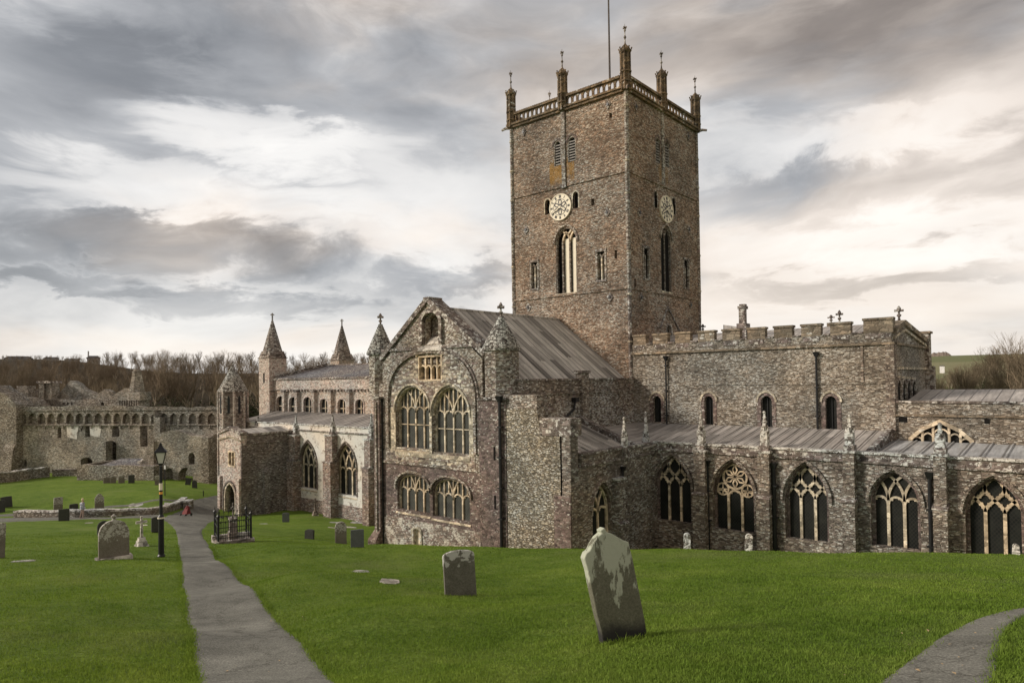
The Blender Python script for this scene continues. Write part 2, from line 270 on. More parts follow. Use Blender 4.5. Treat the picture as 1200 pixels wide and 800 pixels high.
# ------------------------------------------------------------------ helpers
def tag(o, label=None, cat=None, group=None, kind=None):
    for k, v_ in (('label', label), ('category', cat), ('group', group), ('kind', kind)):
        if v_: o[k] = v_
    return o
def empty(name, loc=(0, 0, 0), rz=0):
    o = bpy.data.objects.new(name, None); col.objects.link(o); o.location = loc; o.rotation_euler = (0, 0, rz); o.empty_display_size = .3
    return o
def off_of(p):
    v_ = Vector((0, 0, 0))
    while p is not None: v_ += p.location; p = p.parent
    return v_
class Fr:
    def __init__(s, o, u, n): s.o = Vector(o); s.u = Vector(u).normalized(); s.n = Vector(n).normalized()
    def P(s, u, v, n=0): return s.o+s.u*u+s.n*n+Vector((0, 0, v))
    def px(s, x, y, n=0):
        d = ray(x, y); t = (s.o+s.n*n).dot(s.n)/d.dot(s.n); p = d*t-s.o
        return (p.dot(s.u), p.z+s.o.z)
def Sf(y): return Fr((0, y, 0), (1, 0, 0), (0, -1, 0))
def Ef(x): return Fr((x, 0, 0), (0, 1, 0), (1, 0, 0))
class MB:
    def __init__(s): s.v = []; s.f = []; s.mi = []; s.mats = []
    def mat(s, m):
        m = M[m] if isinstance(m, str) else m
        if m not in s.mats: s.mats.append(m)
        return s.mats.index(m)
    def add(s, vs, fs, m):
        b = len(s.v); s.v += [tuple(v_) for v_ in vs]; k = s.mat(m)
        for f in fs: s.f.append([b+i for i in f]); s.mi.append(k)
        return s
    def hexa(s, p, m):      # 8 points: bottom 4, top 4
        return s.add(p, [(0, 3, 2, 1), (4, 5, 6, 7), (0, 1, 5, 4), (1, 2, 6, 5), (2, 3, 7, 6), (3, 0, 4, 7)], m)
    def box(s, x0, x1, y0, y1, z0, z1, m): return s.hexa([(x0, y0, z0), (x1, y0, z0), (x1, y1, z0), (x0, y1, z0), (x0, y0, z1), (x1, y0, z1), (x1, y1, z1), (x0, y1, z1)], m)
    def ob(s, fr, u0, u1, v0, v1, n0, n1, m):
        return s.hexa([fr.P(u0, v0, n0), fr.P(u1, v0, n0), fr.P(u1, v0, n1), fr.P(u0, v0, n1), fr.P(u0, v1, n0), fr.P(u1, v1, n0), fr.P(u1, v1, n1), fr.P(u0, v1, n1)], m)
    def slab(s, fr, out, holes, n0, n1, m):
        loops = [out]+list(holes); flat = [p for l in loops for p in l]
        tris = tessellate_polygon([[Vector((p[0], p[1], 0)) for p in l] for l in loops])
        N = len(flat); vs = [fr.P(p[0], p[1], n0) for p in flat]+[fr.P(p[0], p[1], n1) for p in flat]
        fs = [tuple(t) for t in tris]+[tuple(N+i for i in reversed(t)) for t in tris]; b = 0
        for l in loops:
            k = len(l)
            for i in range(k): j = (i+1) % k; fs.append((b+i, b+j, N+b+j, N+b+i))
            b += k
        return s.add(vs, fs, m)
    def bar(s, fr, pts, wd, n0, n1, m, closed=False):
        P = [Vector(p) for p in pts]; k = len(P)
        if k < 2: return s
        vs = []; fs = []
        for i in range(k):
            a = P[i-1] if (i or closed) else P[i]; c = P[(i+1) % k] if (i < k-1 or closed) else P[i]
            d1 = (P[i]-a).normalized() if (P[i]-a).length > 1e-6 else None; d2 = (c-P[i]).normalized() if (c-P[i]).length > 1e-6 else None
            d = ((d1 or d2)+(d2 or d1)); d = d.normalized() if d.length > 1e-5 else (d1 or d2)
            nr = Vector((-d.y, d.x)); sc = 1/max(.5, abs(nr.dot(Vector((-(d1 or d2).y, (d1 or d2).x)))))
            a_ = P[i]+nr*wd/2*sc; b_ = P[i]-nr*wd/2*sc
            vs += [fr.P(a_.x, a_.y, n0), fr.P(b_.x, b_.y, n0), fr.P(b_.x, b_.y, n1), fr.P(a_.x, a_.y, n1)]
        for i in range(k if closed else k-1):
            j = (i+1) % k
            for q in range(4): r_ = (q+1) % 4; fs.append((4*i+q, 4*i+r_, 4*j+r_, 4*j+q))
        if not closed: fs += [(0, 1, 2, 3), (4*k-1, 4*k-2, 4*k-3, 4*k-4)]
        return s.add(vs, fs, m)
    def ngon(s, cx, cy, z0, z1, r0, r1, n, m, rot=0, cap=True):
        vs = [(cx+r*math.cos(rot+2*math.pi*i/n), cy+r*math.sin(rot+2*math.pi*i/n), z) for r, z in ((r0, z0), (r1, z1)) for i in range(n)]
        fs = [(i, (i+1) % n, n+(i+1) % n, n+i) for i in range(n)]
        if cap: fs += [tuple(reversed(range(n))), tuple(range(n, 2*n))]
        return s.add(vs, fs, m)
    def lathe(s, cx, cy, prof, n, m, rot=0):
        for (r0, z0), (r1, z1) in zip(prof, prof[1:]): s.ngon(cx, cy, z0, z1, max(r0, .004), max(r1, .004), n, m, rot, False)
        s.ngon(cx, cy, prof[-1][1], prof[-1][1]+.002, max(prof[-1][0], .004), .002, n, m, rot, True)
        return s
    def tube(s, pts, r, m, n=6):
        P = [Vector(p) for p in pts]; vs = []; fs = []
        for i, p in enumerate(P):
            d = (P[min(i+1, len(P)-1)]-P[max(i-1, 0)]).normalized(); a = d.cross(Vector((0, 0, 1)) if abs(d.z) < .9 else Vector((1, 0, 0))).normalized(); b = d.cross(a)
            rr = r[i] if isinstance(r, (list, tuple)) else r
            vs += [p+(a*math.cos(2*math.pi*k/n)+b*math.sin(2*math.pi*k/n))*rr for k in range(n)]
        for i in range(len(P)-1): fs += [(i*n+k, i*n+(k+1) % n, (i+1)*n+(k+1) % n, (i+1)*n+k) for k in range(n)]
        fs += [tuple(range(n)), tuple(range((len(P)-1)*n, len(P)*n))]
        return s.add(vs, fs, m)
    def sheet(s, pts, t, m):      # a polygon given in 3D, thickened downwards
        k = len(pts); P = [Vector(p) for p in pts]; Q = [p-Vector((0, 0, t)) for p in P]
        return s.add(P+Q, [tuple(range(k)), tuple(reversed(range(k, 2*k)))]+[(i, (i+1) % k, k+(i+1) % k, k+i) for i in range(k)], m)
    def build(s, name, parent=None, smooth=False, local=False, fix=True):
        me = bpy.data.meshes.new(name); o_ = Vector((0, 0, 0)) if local else off_of(parent)
        me.from_pydata([(x-o_.x, y-o_.y, z-o_.z) for x, y, z in s.v], [], s.f)
        for m_ in s.mats: me.materials.append(m_)
        me.polygons.foreach_set('material_index', s.mi)
        if fix and len(s.f) < 60000:
            bm = bmesh.new(); bm.from_mesh(me); bmesh.ops.recalc_face_normals(bm, faces=bm.faces); bm.to_mesh(me); bm.free()
        if smooth: me.polygons.foreach_set('use_smooth', [True]*len(me.polygons))
        me.update(); o = bpy.data.objects.new(name, me); col.objects.link(o); o.parent = parent
        return o
def arc_half(w_, r_, n):      # right half of an arch head from (w,0) to (0,r)
    if r_ >= w_*1.001:
        Rr = (w_*w_+r_*r_)/(2*w_); a1 = math.asin(min(1, r_/Rr))
        return [(w_-Rr+Rr*math.cos(a1*i/n), Rr*math.sin(a1*i/n)) for i in range(n+1)]
    return [(w_*math.cos(math.pi/2*i/n)**.9, r_*math.sin(math.pi/2*i/n)**.85) for i in range(n+1)]
def head(u0, u1, vs, va, n=9):      # left spring -> apex -> right spring
    c = (u0+u1)/2; h = arc_half((u1-u0)/2, va-vs, n)
    return [(c-x, vs+y) for x, y in h]+[(c+x, vs+y) for x, y in reversed(h[:-1])]
def arch(u0, u1, v0, vs, va, n=9): return [(u0, v0)]+head(u0, u1, vs, va, n)+[(u1, v0)]
def grow(a, g): return (a[0]-g, a[1]+g, a[2], a[3], a[4]+g*1.15)
def half_w(a, v_):
    u0, u1, v0, vs, va = a; h = arc_half((u1-u0)/2, va-vs, 24); y = v_-vs
    if y <= 0: return (u1-u0)/2
    for (xa, ya), (xb, yb) in zip(h, h[1:]):
        if ya <= y <= yb: return xa+(xb-xa)*(y-ya)/max(1e-6, yb-ya)
    return 0
def clipped(a, pts, pad=.0):
    c = (a[0]+a[1])/2; out = []
    for p in pts:
        if p[1] > a[4] or abs(p[0]-c) > half_w(a, p[1])+pad: break
        out.append(p)
    return out
def window(parent, fr, a, lights=3, style='inter', rec=.4, bw=.11, m='dress', hood=None, transom=None, sill=True, hh=.0, jm=None, label=None, bd=.16, gm='glass'):
    """a = (u0,u1,sill,spring,apex). The window mesh holds frame, mullions and tracery; pane and hood mould are its own parts."""
    u0, u1, v0, vs, va = a; W = u1-u0; p = W/lights; c = (u0+u1)/2
    b = MB(); jm = jm or m
    b.bar(fr, arch(u0+bw*.4, u1-bw*.4, v0, vs, va-bw*.4), bw*1.1, -rec+bd*.5+.03, -rec-bd, jm)
    n0, n1 = -rec+bd*.5, -rec-bd*.5
    ctop = vs+hh
    for i in range(1, lights):
        u = u0+p*i; top = ctop if style != 'panel' else v0
        if style == 'panel': top = vs+max(0, va-vs)*.0; 
        b.bar(fr, [(u, v0), (u, ctop)], bw, n0, n1, m)
    hd = min(p*.62, .6)
    hb = ctop-(.35*hd if style in ('inter', 'net', 'rose') else .0)
    for i in range(lights if style != 'net' else 0):
        x0, x1 = u0+p*i, u0+p*(i+1)
        hp = head(x0+bw*.2, x1-bw*.2, hb-hd*(.0 if style != 'panel' else .0), hb+hd*.75, 5)
        hp = [q for q in hp if abs(q[0]-c) <= half_w(a, q[1])+.02]
        b.bar(fr, hp, bw*.75, n0-.02, n1+.02, m)
        for sx, q in ((1, .25), (-1, .75)):      # cusps
            k = hp[int(q*(len(hp)-1))] if len(hp) > 4 else None
            if k: b.bar(fr, [k, (k[0]+sx*p*.17, k[1]-.02)], bw*.5, n0-.03, n1+.03, m)
    if style == 'inter':
        w_ = W/2; r_ = va-vs; Rr = max((w_*w_+r_*r_)/(2*w_), w_*1.05)
        for i in range(1, lights):
            ui = u0+p*i
            for sg in (1, -1):
                b.bar(fr, clipped(a, [(ui+sg*(Rr-Rr*math.cos(t)), ctop+Rr*math.sin(t)) for t in [j*.07 for j in range(24)]]), bw*.85, n0, n1, m)
    if style == 'net':
        h_ = p*1.5
        for i in range(0, lights+1):
            ui = u0+p*i
            for sg in (1, -1):
                if (i == 0 and sg < 0) or (i == lights and sg > 0): continue
                pts = clipped(a, [(ui+sg*p/2*(1-math.cos(math.pi*t)), ctop+t*h_) for t in [j*.0625 for j in range(60)]], .03)
                b.bar(fr, pts, bw*.95, n0, n1, m)
                for t_ in (.22, .36, .64, .78, 1.22, 1.36, 1.64, 1.78):      # cusps on both sides of each bar
                    k = int(t_/.0625)
                    if k+1 < len(pts):
                        q = pts[k]; d_ = (pts[k+1][0]-q[0], pts[k+1][1]-q[1]); l_ = math.hypot(*d_); nx, ny = d_[1]/l_, -d_[0]/l_
                        b.bar(fr, [(q[0]-nx*p*.13, q[1]-ny*p*.13), (q[0]+nx*p*.13, q[1]+ny*p*.13)], bw*.45, n0-.02, n1+.02, m)
    if style == 'rose':
        r_ = va-vs; cc = (c, vs+r_*.52); ro = min(half_w(a, cc[1])*.72, r_*.42)
        b.bar(fr, [(cc[0]+ro*math.cos(t), cc[1]+ro*math.sin(t)) for t in [2*math.pi*j/24 for j in range(24)]], bw*.8, n0, n1, m, True)
        for j in range(6):
            t = math.pi/6+j*math.pi/3; e = (cc[0]+ro*math.cos(t), cc[1]+ro*math.sin(t))
            for sg in (1, -1):
                t2 = t+sg*.32; b.bar(fr, [(cc[0]+ro*.12*math.cos(t), cc[1]+ro*.12*math.sin(t)), (cc[0]+ro*.6*math.cos(t2), cc[1]+ro*.6*math.sin(t2)), (cc[0]+ro*.95*math.cos(t), cc[1]+ro*.95*math.sin(t))], bw*.5, n0-.02, n1+.02, m)
        for sg in (1, -1):
            c2 = (c+sg*W*.30, vs+r_*.13); r2 = W*.14
            b.bar(fr, [(c2[0]+r2*math.cos(t), c2[1]+r2*math.sin(t)) for t in [2*math.pi*j/14 for j in range(14)]], bw*.6, n0-.01, n1+.01, m, True)
            b.bar(fr, [(c2[0]-r2*.8, c2[1]), (c2[0]+r2*.8, c2[1])], bw*.4, n0-.02, n1+.02, m); b.bar(fr, [(c2[0], c2[1]-r2*.8), (c2[0], c2[1]+r2*.8)], bw*.4, n0-.02, n1+.02, m)
    if style == 'panel':
        for i in range(1, 2*lights):
            u = u0+p*i/2; hv = vs
            pts = clipped(a, [(u, hb+hd*(.75 if i % 2 else 0)+j*.12) for j in range(60)])
            b.bar(fr, pts, bw*(.55 if i % 2 else .8), n0-.01, n1+.01, m)
        if lights == 4:
            for sg, ub in ((1, u0+p*2), (-1, u0+p*2)):
                w_ = W/2; r_ = va-vs; Rr = max((w_*w_+r_*r_)/(2*w_), w_*1.05)
                b.bar(fr, clipped(a, [(ub+sg*(Rr-Rr*math.cos(t)), hb+Rr*math.sin(t)) for t in [j*.06 for j in range(24)]]), bw*.8, n0+.01, n1, m)
    if transom: b.bar(fr, [(u0, transom), (u1, transom)], bw*.6, n0-.03, n1+.03, m)
    if sill: b.hexa([fr.P(u0-.12, v0-.28, -rec-.1), fr.P(u1+.12, v0-.28, -rec-.1), fr.P(u1+.12, v0-.28, .06), fr.P(u0-.12, v0-.28, .06), fr.P(u0-.12, v0+.02, -rec-.1), fr.P(u1+.12, v0+.02, -rec-.1), fr.P(u1+.12, v0-.18, .06), fr.P(u0-.12, v0-.18, .06)], m)
    wo_ = b.build('window', parent)
    if label: wo_['label'] = label
    MB().slab(fr, arch(u0, u1, v0, vs, va), [], -rec-.02, -rec-.04, gm).build('pane', wo_)
    if hood:
        g = .17; hm = MB(); hm.bar(fr, head(u0-g, u1+g, vs-.1, va+g*1.2), .13, .12, -.05, hood)
        hm.bar(fr, head(u0-.03, u1+.03, vs-.1, va+.05), .10, -.02, -.22, 'purple' if hood != 'cream' else 'cream'); hm.build('hood_mould', wo_)
    return wo_
def fra(fr, x0, x1, ysill, yspr, yap, g=0):     # opening read off the picture: sill and spring heights are taken at the middle
    xm = (x0+x1)/2
    return (fr.px(x0, ysill)[0]-g, fr.px(x1, ysill)[0]+g, fr.px(xm, ysill)[1], fr.px(xm, yspr)[1], fr.px(xm, yap)[1]+g)
def spike(b, x, y, z, h, m, r=.12):
    b.lathe(x, y, [(r*.9, z), (r*.5, z+h*.12), (r*.35, z+h*.3), (r*.9, z+h*.38), (r*.35, z+h*.46), (r*.25, z+h*.62), (r*.75, z+h*.7), (r*.25, z+h*.78), (r*.1, z+h)], 6, m)
    b.box(x-r*1.3, x+r*1.3, y-r*.2, y+r*.2, z+h*.79, z+h*.86, m); b.box(x-r*.2, x+r*.2, y-r*1.3, y+r*1.3, z+h*.79, z+h*.86, m)
def fleur(b, x, y, z, h, m):
    b.lathe(x, y, [(.10, z), (.06, z+h*.25), (.15, z+h*.38), (.06, z+h*.48), (.06, z+h*.6), (.13, z+h*.75), (.12, z+h*.85), (.03, z+h)], 6, m)
    b.box(x-.26, x+.26, y-.05, y+.05, z+h*.62, z+h*.76, m); b.box(x-.05, x+.05, y-.26, y+.26, z+h*.62, z+h*.76, m)

# ------------------------------------------------------------------ ground
GC = []
def G(px, py, z): p = onz(px, py, z); GC.append((p.x, p.y, z))
for px in (-160, 0, 60, 130, 190):
    for py, z in ((800, -3.15), (740, -3.75), (700, -4.45), (672, -5.2), (655, -5.95), (640, -6.9), (625, -8.4), (612, -10.1)):
        if not (px == -160 and py > 760): G(px, py, z)
for px in (-160, -60, 0, 50, 100, 150, 200): G(px, 604.5-(px*.025), -11.3); G(px, 601-(px*.05), -11.45)
for px, a in ((-100, 6), (0, 2), (60, -2), (130, -5), (190, -7)): G(px, 590.5+a, -11.0); G(px, 575, -11.3); G(px, 562, -11.8)
for px, py, z in ((-100, 552, -12.2), (20, 553, -12.2), (110, 555, -12.3), (200, 557, -12.3), (250, 562, -12.6), (240, 580, -12.0), (245, 588, -12.3),
                  (310, 800, -3.3), (400, 800, -3.2), (230, 800, -3.3), (285, 740, -4.15), (338, 740, -4.0), (222, 740, -4.2), (250, 690, -5.25), (291, 687, -5.15), (216, 690, -5.25), (257, 655, -6.5), (213, 660, -6.3), (236, 655, -6.55), (224, 635, -7.4), (222, 620, -9.0), (225, 611, -10.6), (228, 602, -11.8), (262, 604, -12.8),
                  (500, 800, -2.9), (415, 713, -3.8), (350, 671, -4.8), (315, 645, -6.2), (300, 636, -7.2), (360, 636.5, -7.5), (420, 641, -7.95), (480, 641, -7.6), (430, 670, -5.9), (540, 699, -4.67), (600, 660, -6.0), (540, 641.5, -7.2),
                  (600, 642, -6.9), (600, 800, -2.95), (600, 740, -3.55), (722, 750, -3.1), (722, 700, -4.1), (722, 660, -5.6), (722, 643.5, -6.45), (810, 644.5, -6.15),
                  (900, 800, -2.6), (900, 720, -3.25), (900, 680, -4.25), (900, 657, -5.4), (900, 646, -5.95), (1050, 800, -2.5), (1050, 730, -3.0), (1050, 680, -4.05), (1050, 649, -5.6),
                  (1180, 800, -2.4), (1180, 718, -3.05), (1180, 685, -3.7), (1190, 662, -4.7), (1190, 652.5, -5.3), (1330, 800, -2.3), (1330, 700, -3.1), (1330, 662, -5.0),
                  (345, 600, -13.0), (425, 616, -13.0), (385, 622, -11.7), (300, 616, -11.4), (300, 629, -9.2), (380, 630, -9.6), (262, 640, -7.4), (262, 632, -8.6), (258, 622, -9.6), (256, 610, -11.4)): G(px, py, z)
GC += [(-41, 28.5, -11.7), (-36, 28.5, -11.4), (-31, 28.5, -11.0), (-27, 28.5, -10.7), (-21, 28.5, -10.4), (-16, 30, -9.7), (-10, 31, -9.1), (-3, 31, -8.7), (4, 31, -8.3), (-19, 37, -10.6), (-12, 37, -10.1), (-4, 37, -9.7), (5, 38, -9),
       (-50, 45, -13.1), (-82, 46, -13.4), (-60, 60, -13.2), (-33, 62, -12), (-10, 62, -8), (-9, 90, -2.6), (12, 90, -1), (-30, 90, -9), (-60, 95, -12), (-95, 75, -13), (8, 60, -6), (25, 40, -6),
       (0, 0, -1.7), (3, 3, -1.75), (-4, 1, -2.0), (10, 0, -1.2), (0, -10, -1), (-15, -10, -3), (15, 10, -1.6), (30, -30, 0), (-60, -30, -6), (-90, 0, -9), (-30, -60, -2), (60, 30, -2)]
def polar(px, d, z):
    r_ = ray(px, 430); a = math.atan2(r_.x, r_.y); GC.append((d*math.sin(a), d*math.cos(a), z))
for px, q in ((-300, 1.), (-60, 1.), (80, 1.), (170, .62), (350, .5), (560, .5)): polar(px, 165, -10 if px < 500 else -9); polar(px, 200, -2.0); polar(px, 245, 7.3*q); polar(px, 275, 9.0*q); polar(px, 340, 10.5*q); polar(px, 700, 20*q)
for px in (800, 1000): polar(px, 160, -6); polar(px, 260, -1); polar(px, 700, 12)
for px in (1100, 1180, 1300): polar(px, 150, -2.5); polar(px, 260, -1.5); polar(px, 450, 5); polar(px, 750, 17); polar(px, 1000, 17)
GC += [(500, 0, 5), (0, -500, 5), (-500, -300, 5), (400, 400, 8), (300, -300, 5)]
GA = np.array(GC)
def warp(xy):      # compress far distances so the surface stays well behaved
    d = np.hypot(xy[:, 0], xy[:, 1])+1e-9; k = 40*np.log1p(d/40)/d
    return xy*k[:, None]
def tps(r2): return .5*r2*np.log(np.maximum(r2, 1e-12))
_c = warp(GA[:, :2])/10; _n = len(_c)
_K = tps(((_c[:, None]-_c[None])**2).sum(-1))+np.eye(_n)*2e-3; _Pm = np.hstack([np.ones((_n, 1)), _c])
_A = np.block([[_K, _Pm], [_Pm.T, np.zeros((3, 3))]]); _s = np.linalg.solve(_A, np.concatenate([GA[:, 2], np.zeros(3)]))
def gz(xy):
    xy = np.atleast_2d(np.asarray(xy, float)); out = np.empty(len(xy))
    for i in range(0, len(xy), 20000):
        q = warp(xy[i:i+20000])/10
        out[i:i+20000] = tps(((q[:, None]-_c[None])**2).sum(-1))@_s[:_n]+_s[_n]+q@_s[_n+1:]
    return out
rad = [0.0]+list(np.geomspace(1.2, 160, 330))+list(np.geomspace(165, 4000, 60))
aa = list(np.arange(-92, 14, .3))+list(np.arange(14, 268, 4.)); NA = len(aa)
ang = np.radians(aa)
xy = np.array([(r_*math.sin(t), r_*math.cos(t)) for r_ in rad[1:] for t in ang]); zz = gz(xy)
dd = np.hypot(xy[:, 0], xy[:, 1])
zz += .035*np.sin(xy[:, 0]*1.3+.6*np.sin(xy[:, 1]*.9))*np.sin(xy[:, 1]*1.1+.5*np.sin(xy[:, 0]*.7))*np.clip((dd-3)/6, 0, 1)
zz = np.where(dd > 1500, zz-(dd-1500)*.01, zz)
gv = np.vstack([[0, 0, gz([(0, 0)])[0]], np.column_stack([xy, zz])])
gf = []
NR = len(rad)-1
for j in range(NA): gf.append((0, 1+(j+1) % NA, 1+j))
for i in range(NR-1):
    a = 1+i*NA; b_ = a+NA
    for j in range(NA): k = (j+1) % NA; gf.append((a+j, a+k, b_+k, b_+j))
me = bpy.data.meshes.new('ground'); me.from_pydata(gv.tolist(), [], gf); me.materials.append(M['grass'])
me.polygons.foreach_set('use_smooth', [True]*len(me.polygons)); me.update()
ground = bpy.data.objects.new('ground', me); col.objects.link(ground); tag(ground, 'green mown churchyard lawn sloping down to the cathedral', None, None, 'structure')
BV = BVHTree.FromPolygons([tuple(p) for p in gv.tolist()], gf)
def gh(x, y):
    h = BV.ray_cast(Vector((x, y, 80)), Vector((0, 0, -1)))
    return h[0].z if h[0] else -10
def gp(px, py):
    d = ray(px, py).normalized(); h = BV.ray_cast(Vector((0, 0, 0))+d*3.0, d)
    return h[0] if h[0] else onz(px, py, -10)

# ------------------------------------------------------------------ paths
PATHS = []
def path_poly(name, left, right, label, lift=.025, sub=26, wid=8):
    """left and right edges as lists of ground points, draped on the ground"""
    def resample(P, n):
        P = [Vector((p[0], p[1])) for p in P]; L = [0]
        for a_, b2 in zip(P, P[1:]): L.append(L[-1]+(b2-a_).length)
        out = []
        for i in range(n+1):
            t = L[-1]*i/n; k = max(j for j in range(len(L)) if L[j] <= t+1e-9); k = min(k, len(P)-2)
            f = (t-L[k])/max(1e-9, L[k+1]-L[k]); out.append(P[k].lerp(P[k+1], f))
        return out
    def smooth(P):
        for _ in range(8): P = [P[0]]+[(P[i-1]+P[i]*2+P[i+1])/4 for i in range(1, len(P)-1)]+[P[-1]]
        return P
    n = sub; A = smooth(resample(left, n)); B = smooth(resample(right, n)); vs = []; fs = []
    r_ = random.Random(4)
    for i in range(n+1):
        ja, jb = r_.uniform(-.03, .03), r_.uniform(-.03, .03)
        for k in range(wid+1):
            p = A[i].lerp(B[i], k/wid+(ja if k == 0 else jb if k == wid else 0)*.5)
            vs.append((p.x, p.y, gh(p.x, p.y)+(lift if 0 < k < wid else -.0)))
    for i in range(n):
        for k in range(wid): a_ = i*(wid+1)+k; fs.append((a_, a_+1, a_+wid+2, a_+wid+1))
    me = bpy.data.meshes.new(name); me.from_pydata(vs, [], fs); me.materials.append(M['path']); me.polygons.foreach_set('use_smooth', [True]*len(fs))
    o = bpy.data.objects.new(name, me); col.objects.link(o); tag(o, label, None, None, 'structure')
    PATHS.append([(p.x, p.y) for p in A]+[(p.x, p.y) for p in reversed(B)])
    return o
gpl = lambda L: [gp(*p) for p in L]
path_poly('path', gpl([(233, 840), (230, 800), (226, 770), (221.7, 740), (217, 710), (213, 683), (211, 660), (208.5, 640), (208, 628), (203, 617), (196, 611), (186, 607)]),
          gpl([(430, 835), (400, 800), (366, 766), (333, 733), (306, 702), (289, 684), (273, 670), (260, 658.5), (251, 648), (246, 641), (239, 632), (236, 622), (243, 613), (262, 604.5)]), 'grey asphalt footpath running downhill to the south porch', sub=150, wid=14)
path_poly('path', gpl([(186, 607.5), (200, 603), (213, 598), (217, 592), (222, 585.5), (240, 583), (259, 579)]), gpl([(236, 620), (243, 613), (247, 610), (250, 607), (252, 604), (256, 598), (262, 590)]), 'asphalt forecourt where the paths meet beside the porch', lift=.04, sub=40, wid=10)
path_poly('path', gpl([(-150, 606), (-40, 603.5), (0, 602.5), (60, 599), (115, 594.5), (160, 589.5), (200, 586.5), (226, 584.5)]), gpl([(-150, 612), (-40, 606), (5, 605.3), (60, 600.8), (115, 596.2), (160, 591.3), (200, 588), (226, 586.3)]), 'narrow path running behind the low curved wall', lift=.05, sub=70, wid=5)
path_poly('path', gpl([(-150, 613), (-40, 607.5), (0, 606.5), (50, 606.3), (100, 606.5), (150, 605), (190, 602.5)]), gpl([(-150, 616), (-40, 613), (0, 612), (50, 609.8), (100, 608), (150, 607), (190, 606.5)]), 'path edge running in front of the low wall', lift=.045, sub=60, wid=5)
path_poly('path', gpl([(1005, 818), (1030, 800), (1062, 775), (1100, 747), (1140, 727), (1180, 716), (1240, 708)]), gpl([(1165, 830), (1166, 800), (1170, 770), (1176, 745), (1186, 730), (1203, 722), (1250, 716)]), 'dark asphalt path crossing the bottom right corner', sub=60, wid=12)

# ------------------------------------------------------------------ the cathedral
CA = tag(empty('cathedral', (-32.5, 30, -12)), 'large medieval stone cathedral with a square clock tower', 'cathedral')
ZB = -15.0
TX0, TX1, TY0, TY1 = -38.24, -26.74, 45.0, 56.96
S, E = Sf(TY0), Ef(TX1); ZC = 21.95
def rect(fr, x0, x1, y0, y1):
    a_ = fr.px(x0, (y0+y1)/2)[0]; b2 = fr.px(x1, (y0+y1)/2)[0]; xm = (x0+x1)/2; t = fr.px(xm, y0)[1]; bo = fr.px(xm, y1)[1]
    return (a_, b2, bo, t)
def larch(fr, x0, x1, y0, y1, k=1.1):     # lancet opening from its box in the picture
    u0, u1, v0, v1 = rect(fr, x0, x1, y0, y1); return (u0, u1, v0, v1-(u1-u0)/2*k, v1)
tS = dict(lou=[larch(S, 649, 657.5, 164.5, 194.5), larch(S, 665, 674.8, 159.5, 189.5)], lan=[larch(S, 638.8, 644.6, 233.6, 251), larch(S, 671.3, 677.6, 224.5, 244)],
          main=larch(S, 651.5, 676, 266, 343.5), pair=[rect(S, 622.3, 630.6, 307, 338), rect(S, 699.6, 709.4, 294.5, 328)], slit=[rect(S, 720.2, 723, 293, 303), rect(S, 692.8, 696.3, 233, 241), rect(S, 714, 717, 132.5, 138.5)])
tE = dict(lou=[larch(E, 768.3, 773.8, 161, 191), larch(E, 779.3, 784.2, 166, 196.5)], lan=[larch(E, 766.6, 770, 224.5, 243.5), larch(E, 787.6, 791, 232, 251)],
          main=larch(E, 774.6, 786.6, 266, 341.5), pair=[rect(E, 754, 760.3, 291, 326), rect(E, 801.2, 807, 305, 337)], slit=[rect(E, 743.2, 745.6, 327, 337)], low=larch(E, 781.5, 787, 380, 396))
b = MB()
for fr, D, ua, ub in ((S, tS, TX0, TX1), (E, tE, TY0+.45, TY1)):
    holes = [arch(*a_) for k in ('lou', 'lan') for a_ in D[k]]+[arch(*D['main'])]+[[(r_[0], r_[2]), (r_[0], r_[3]), (r_[1], r_[3]), (r_[1], r_[2])] for k in ('pair', 'slit') for r_ in D[k]]
    if 'low' in D: holes.append(arch(*D['low']))
    b.slab(fr, [(ua, ZB), (ub, ZB), (ub, ZC), (ua, ZC)], holes, 0, -.45, 'tower')
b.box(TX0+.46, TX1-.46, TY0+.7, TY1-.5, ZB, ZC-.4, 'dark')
b.box(TX0, TX0+.45, TY0+.452, TY1, ZB, ZC, 'tower'); b.box(TX0+.452, TX1-.452, TY1-.45, TY1, ZB, ZC, 'tower')
zs1 = S.px(700, 209.8)[1]; zs2 = S.px(700, 342.4)[1]
for z_, t_, pr in ((zs1, .16, .10), (zs2, .16, .10), (ZC-.02, .20, .22), (ZC+.18, .16, .34)):
    b.box(TX0-pr, TX1+pr, TY0-pr, TY1+pr, z_, z_+t_, 'cornice' if z_ > 20 else 'tower')
b.build('tower', CA)
for x, y in ((TX0, TY0), (TX1, TY0), (TX1, TY1)):
    q = MB()      # corner shaft with pale quoins
    q.ngon(x, y, zs2, ZC, .17, .17, 8, 'transept', R(22.5)); q.ngon(x, y, ZB, zs2, .15, .15, 8, 'lichen', R(22.5))
    z_ = ZB
    while z_ < ZC: q.ngon(x, y, z_, z_+.12, .215, .215, 8, 'cream', R(22.5)); z_ += random.uniform(2.4, 4.5)
    q.build('corner_shaft', CA)
p = MB()      # pilasters that carry the middle pinnacles and the roof scar
uS = S.px(660.5, 160)[0]; uE = E.px(776, 165)[0]
p.ob(S, uS-.18, uS+.18, S.px(660, 217)[1], ZC, .12, -.05, 'transept'); p.ob(S, uS-.25, uS+.25, S.px(660, 221)[1], S.px(660, 217)[1], .2, -.05, 'lichen'); p.build('pilaster', CA); p = MB(); p.ob(E, uE-.18, uE+.18, zs1+.16, ZC, .12, -.05, 'transept')
p.build('pilaster', CA)
sc_ = MB(); ap = E.px(782, 359.5); l_ = E.px(773.2, 384); r_ = E.px(796, 388); sc_.bar(E, [l_, ap, r_], .13, .1, -.05, 'lichen'); sc_.build('roof_scar', CA)
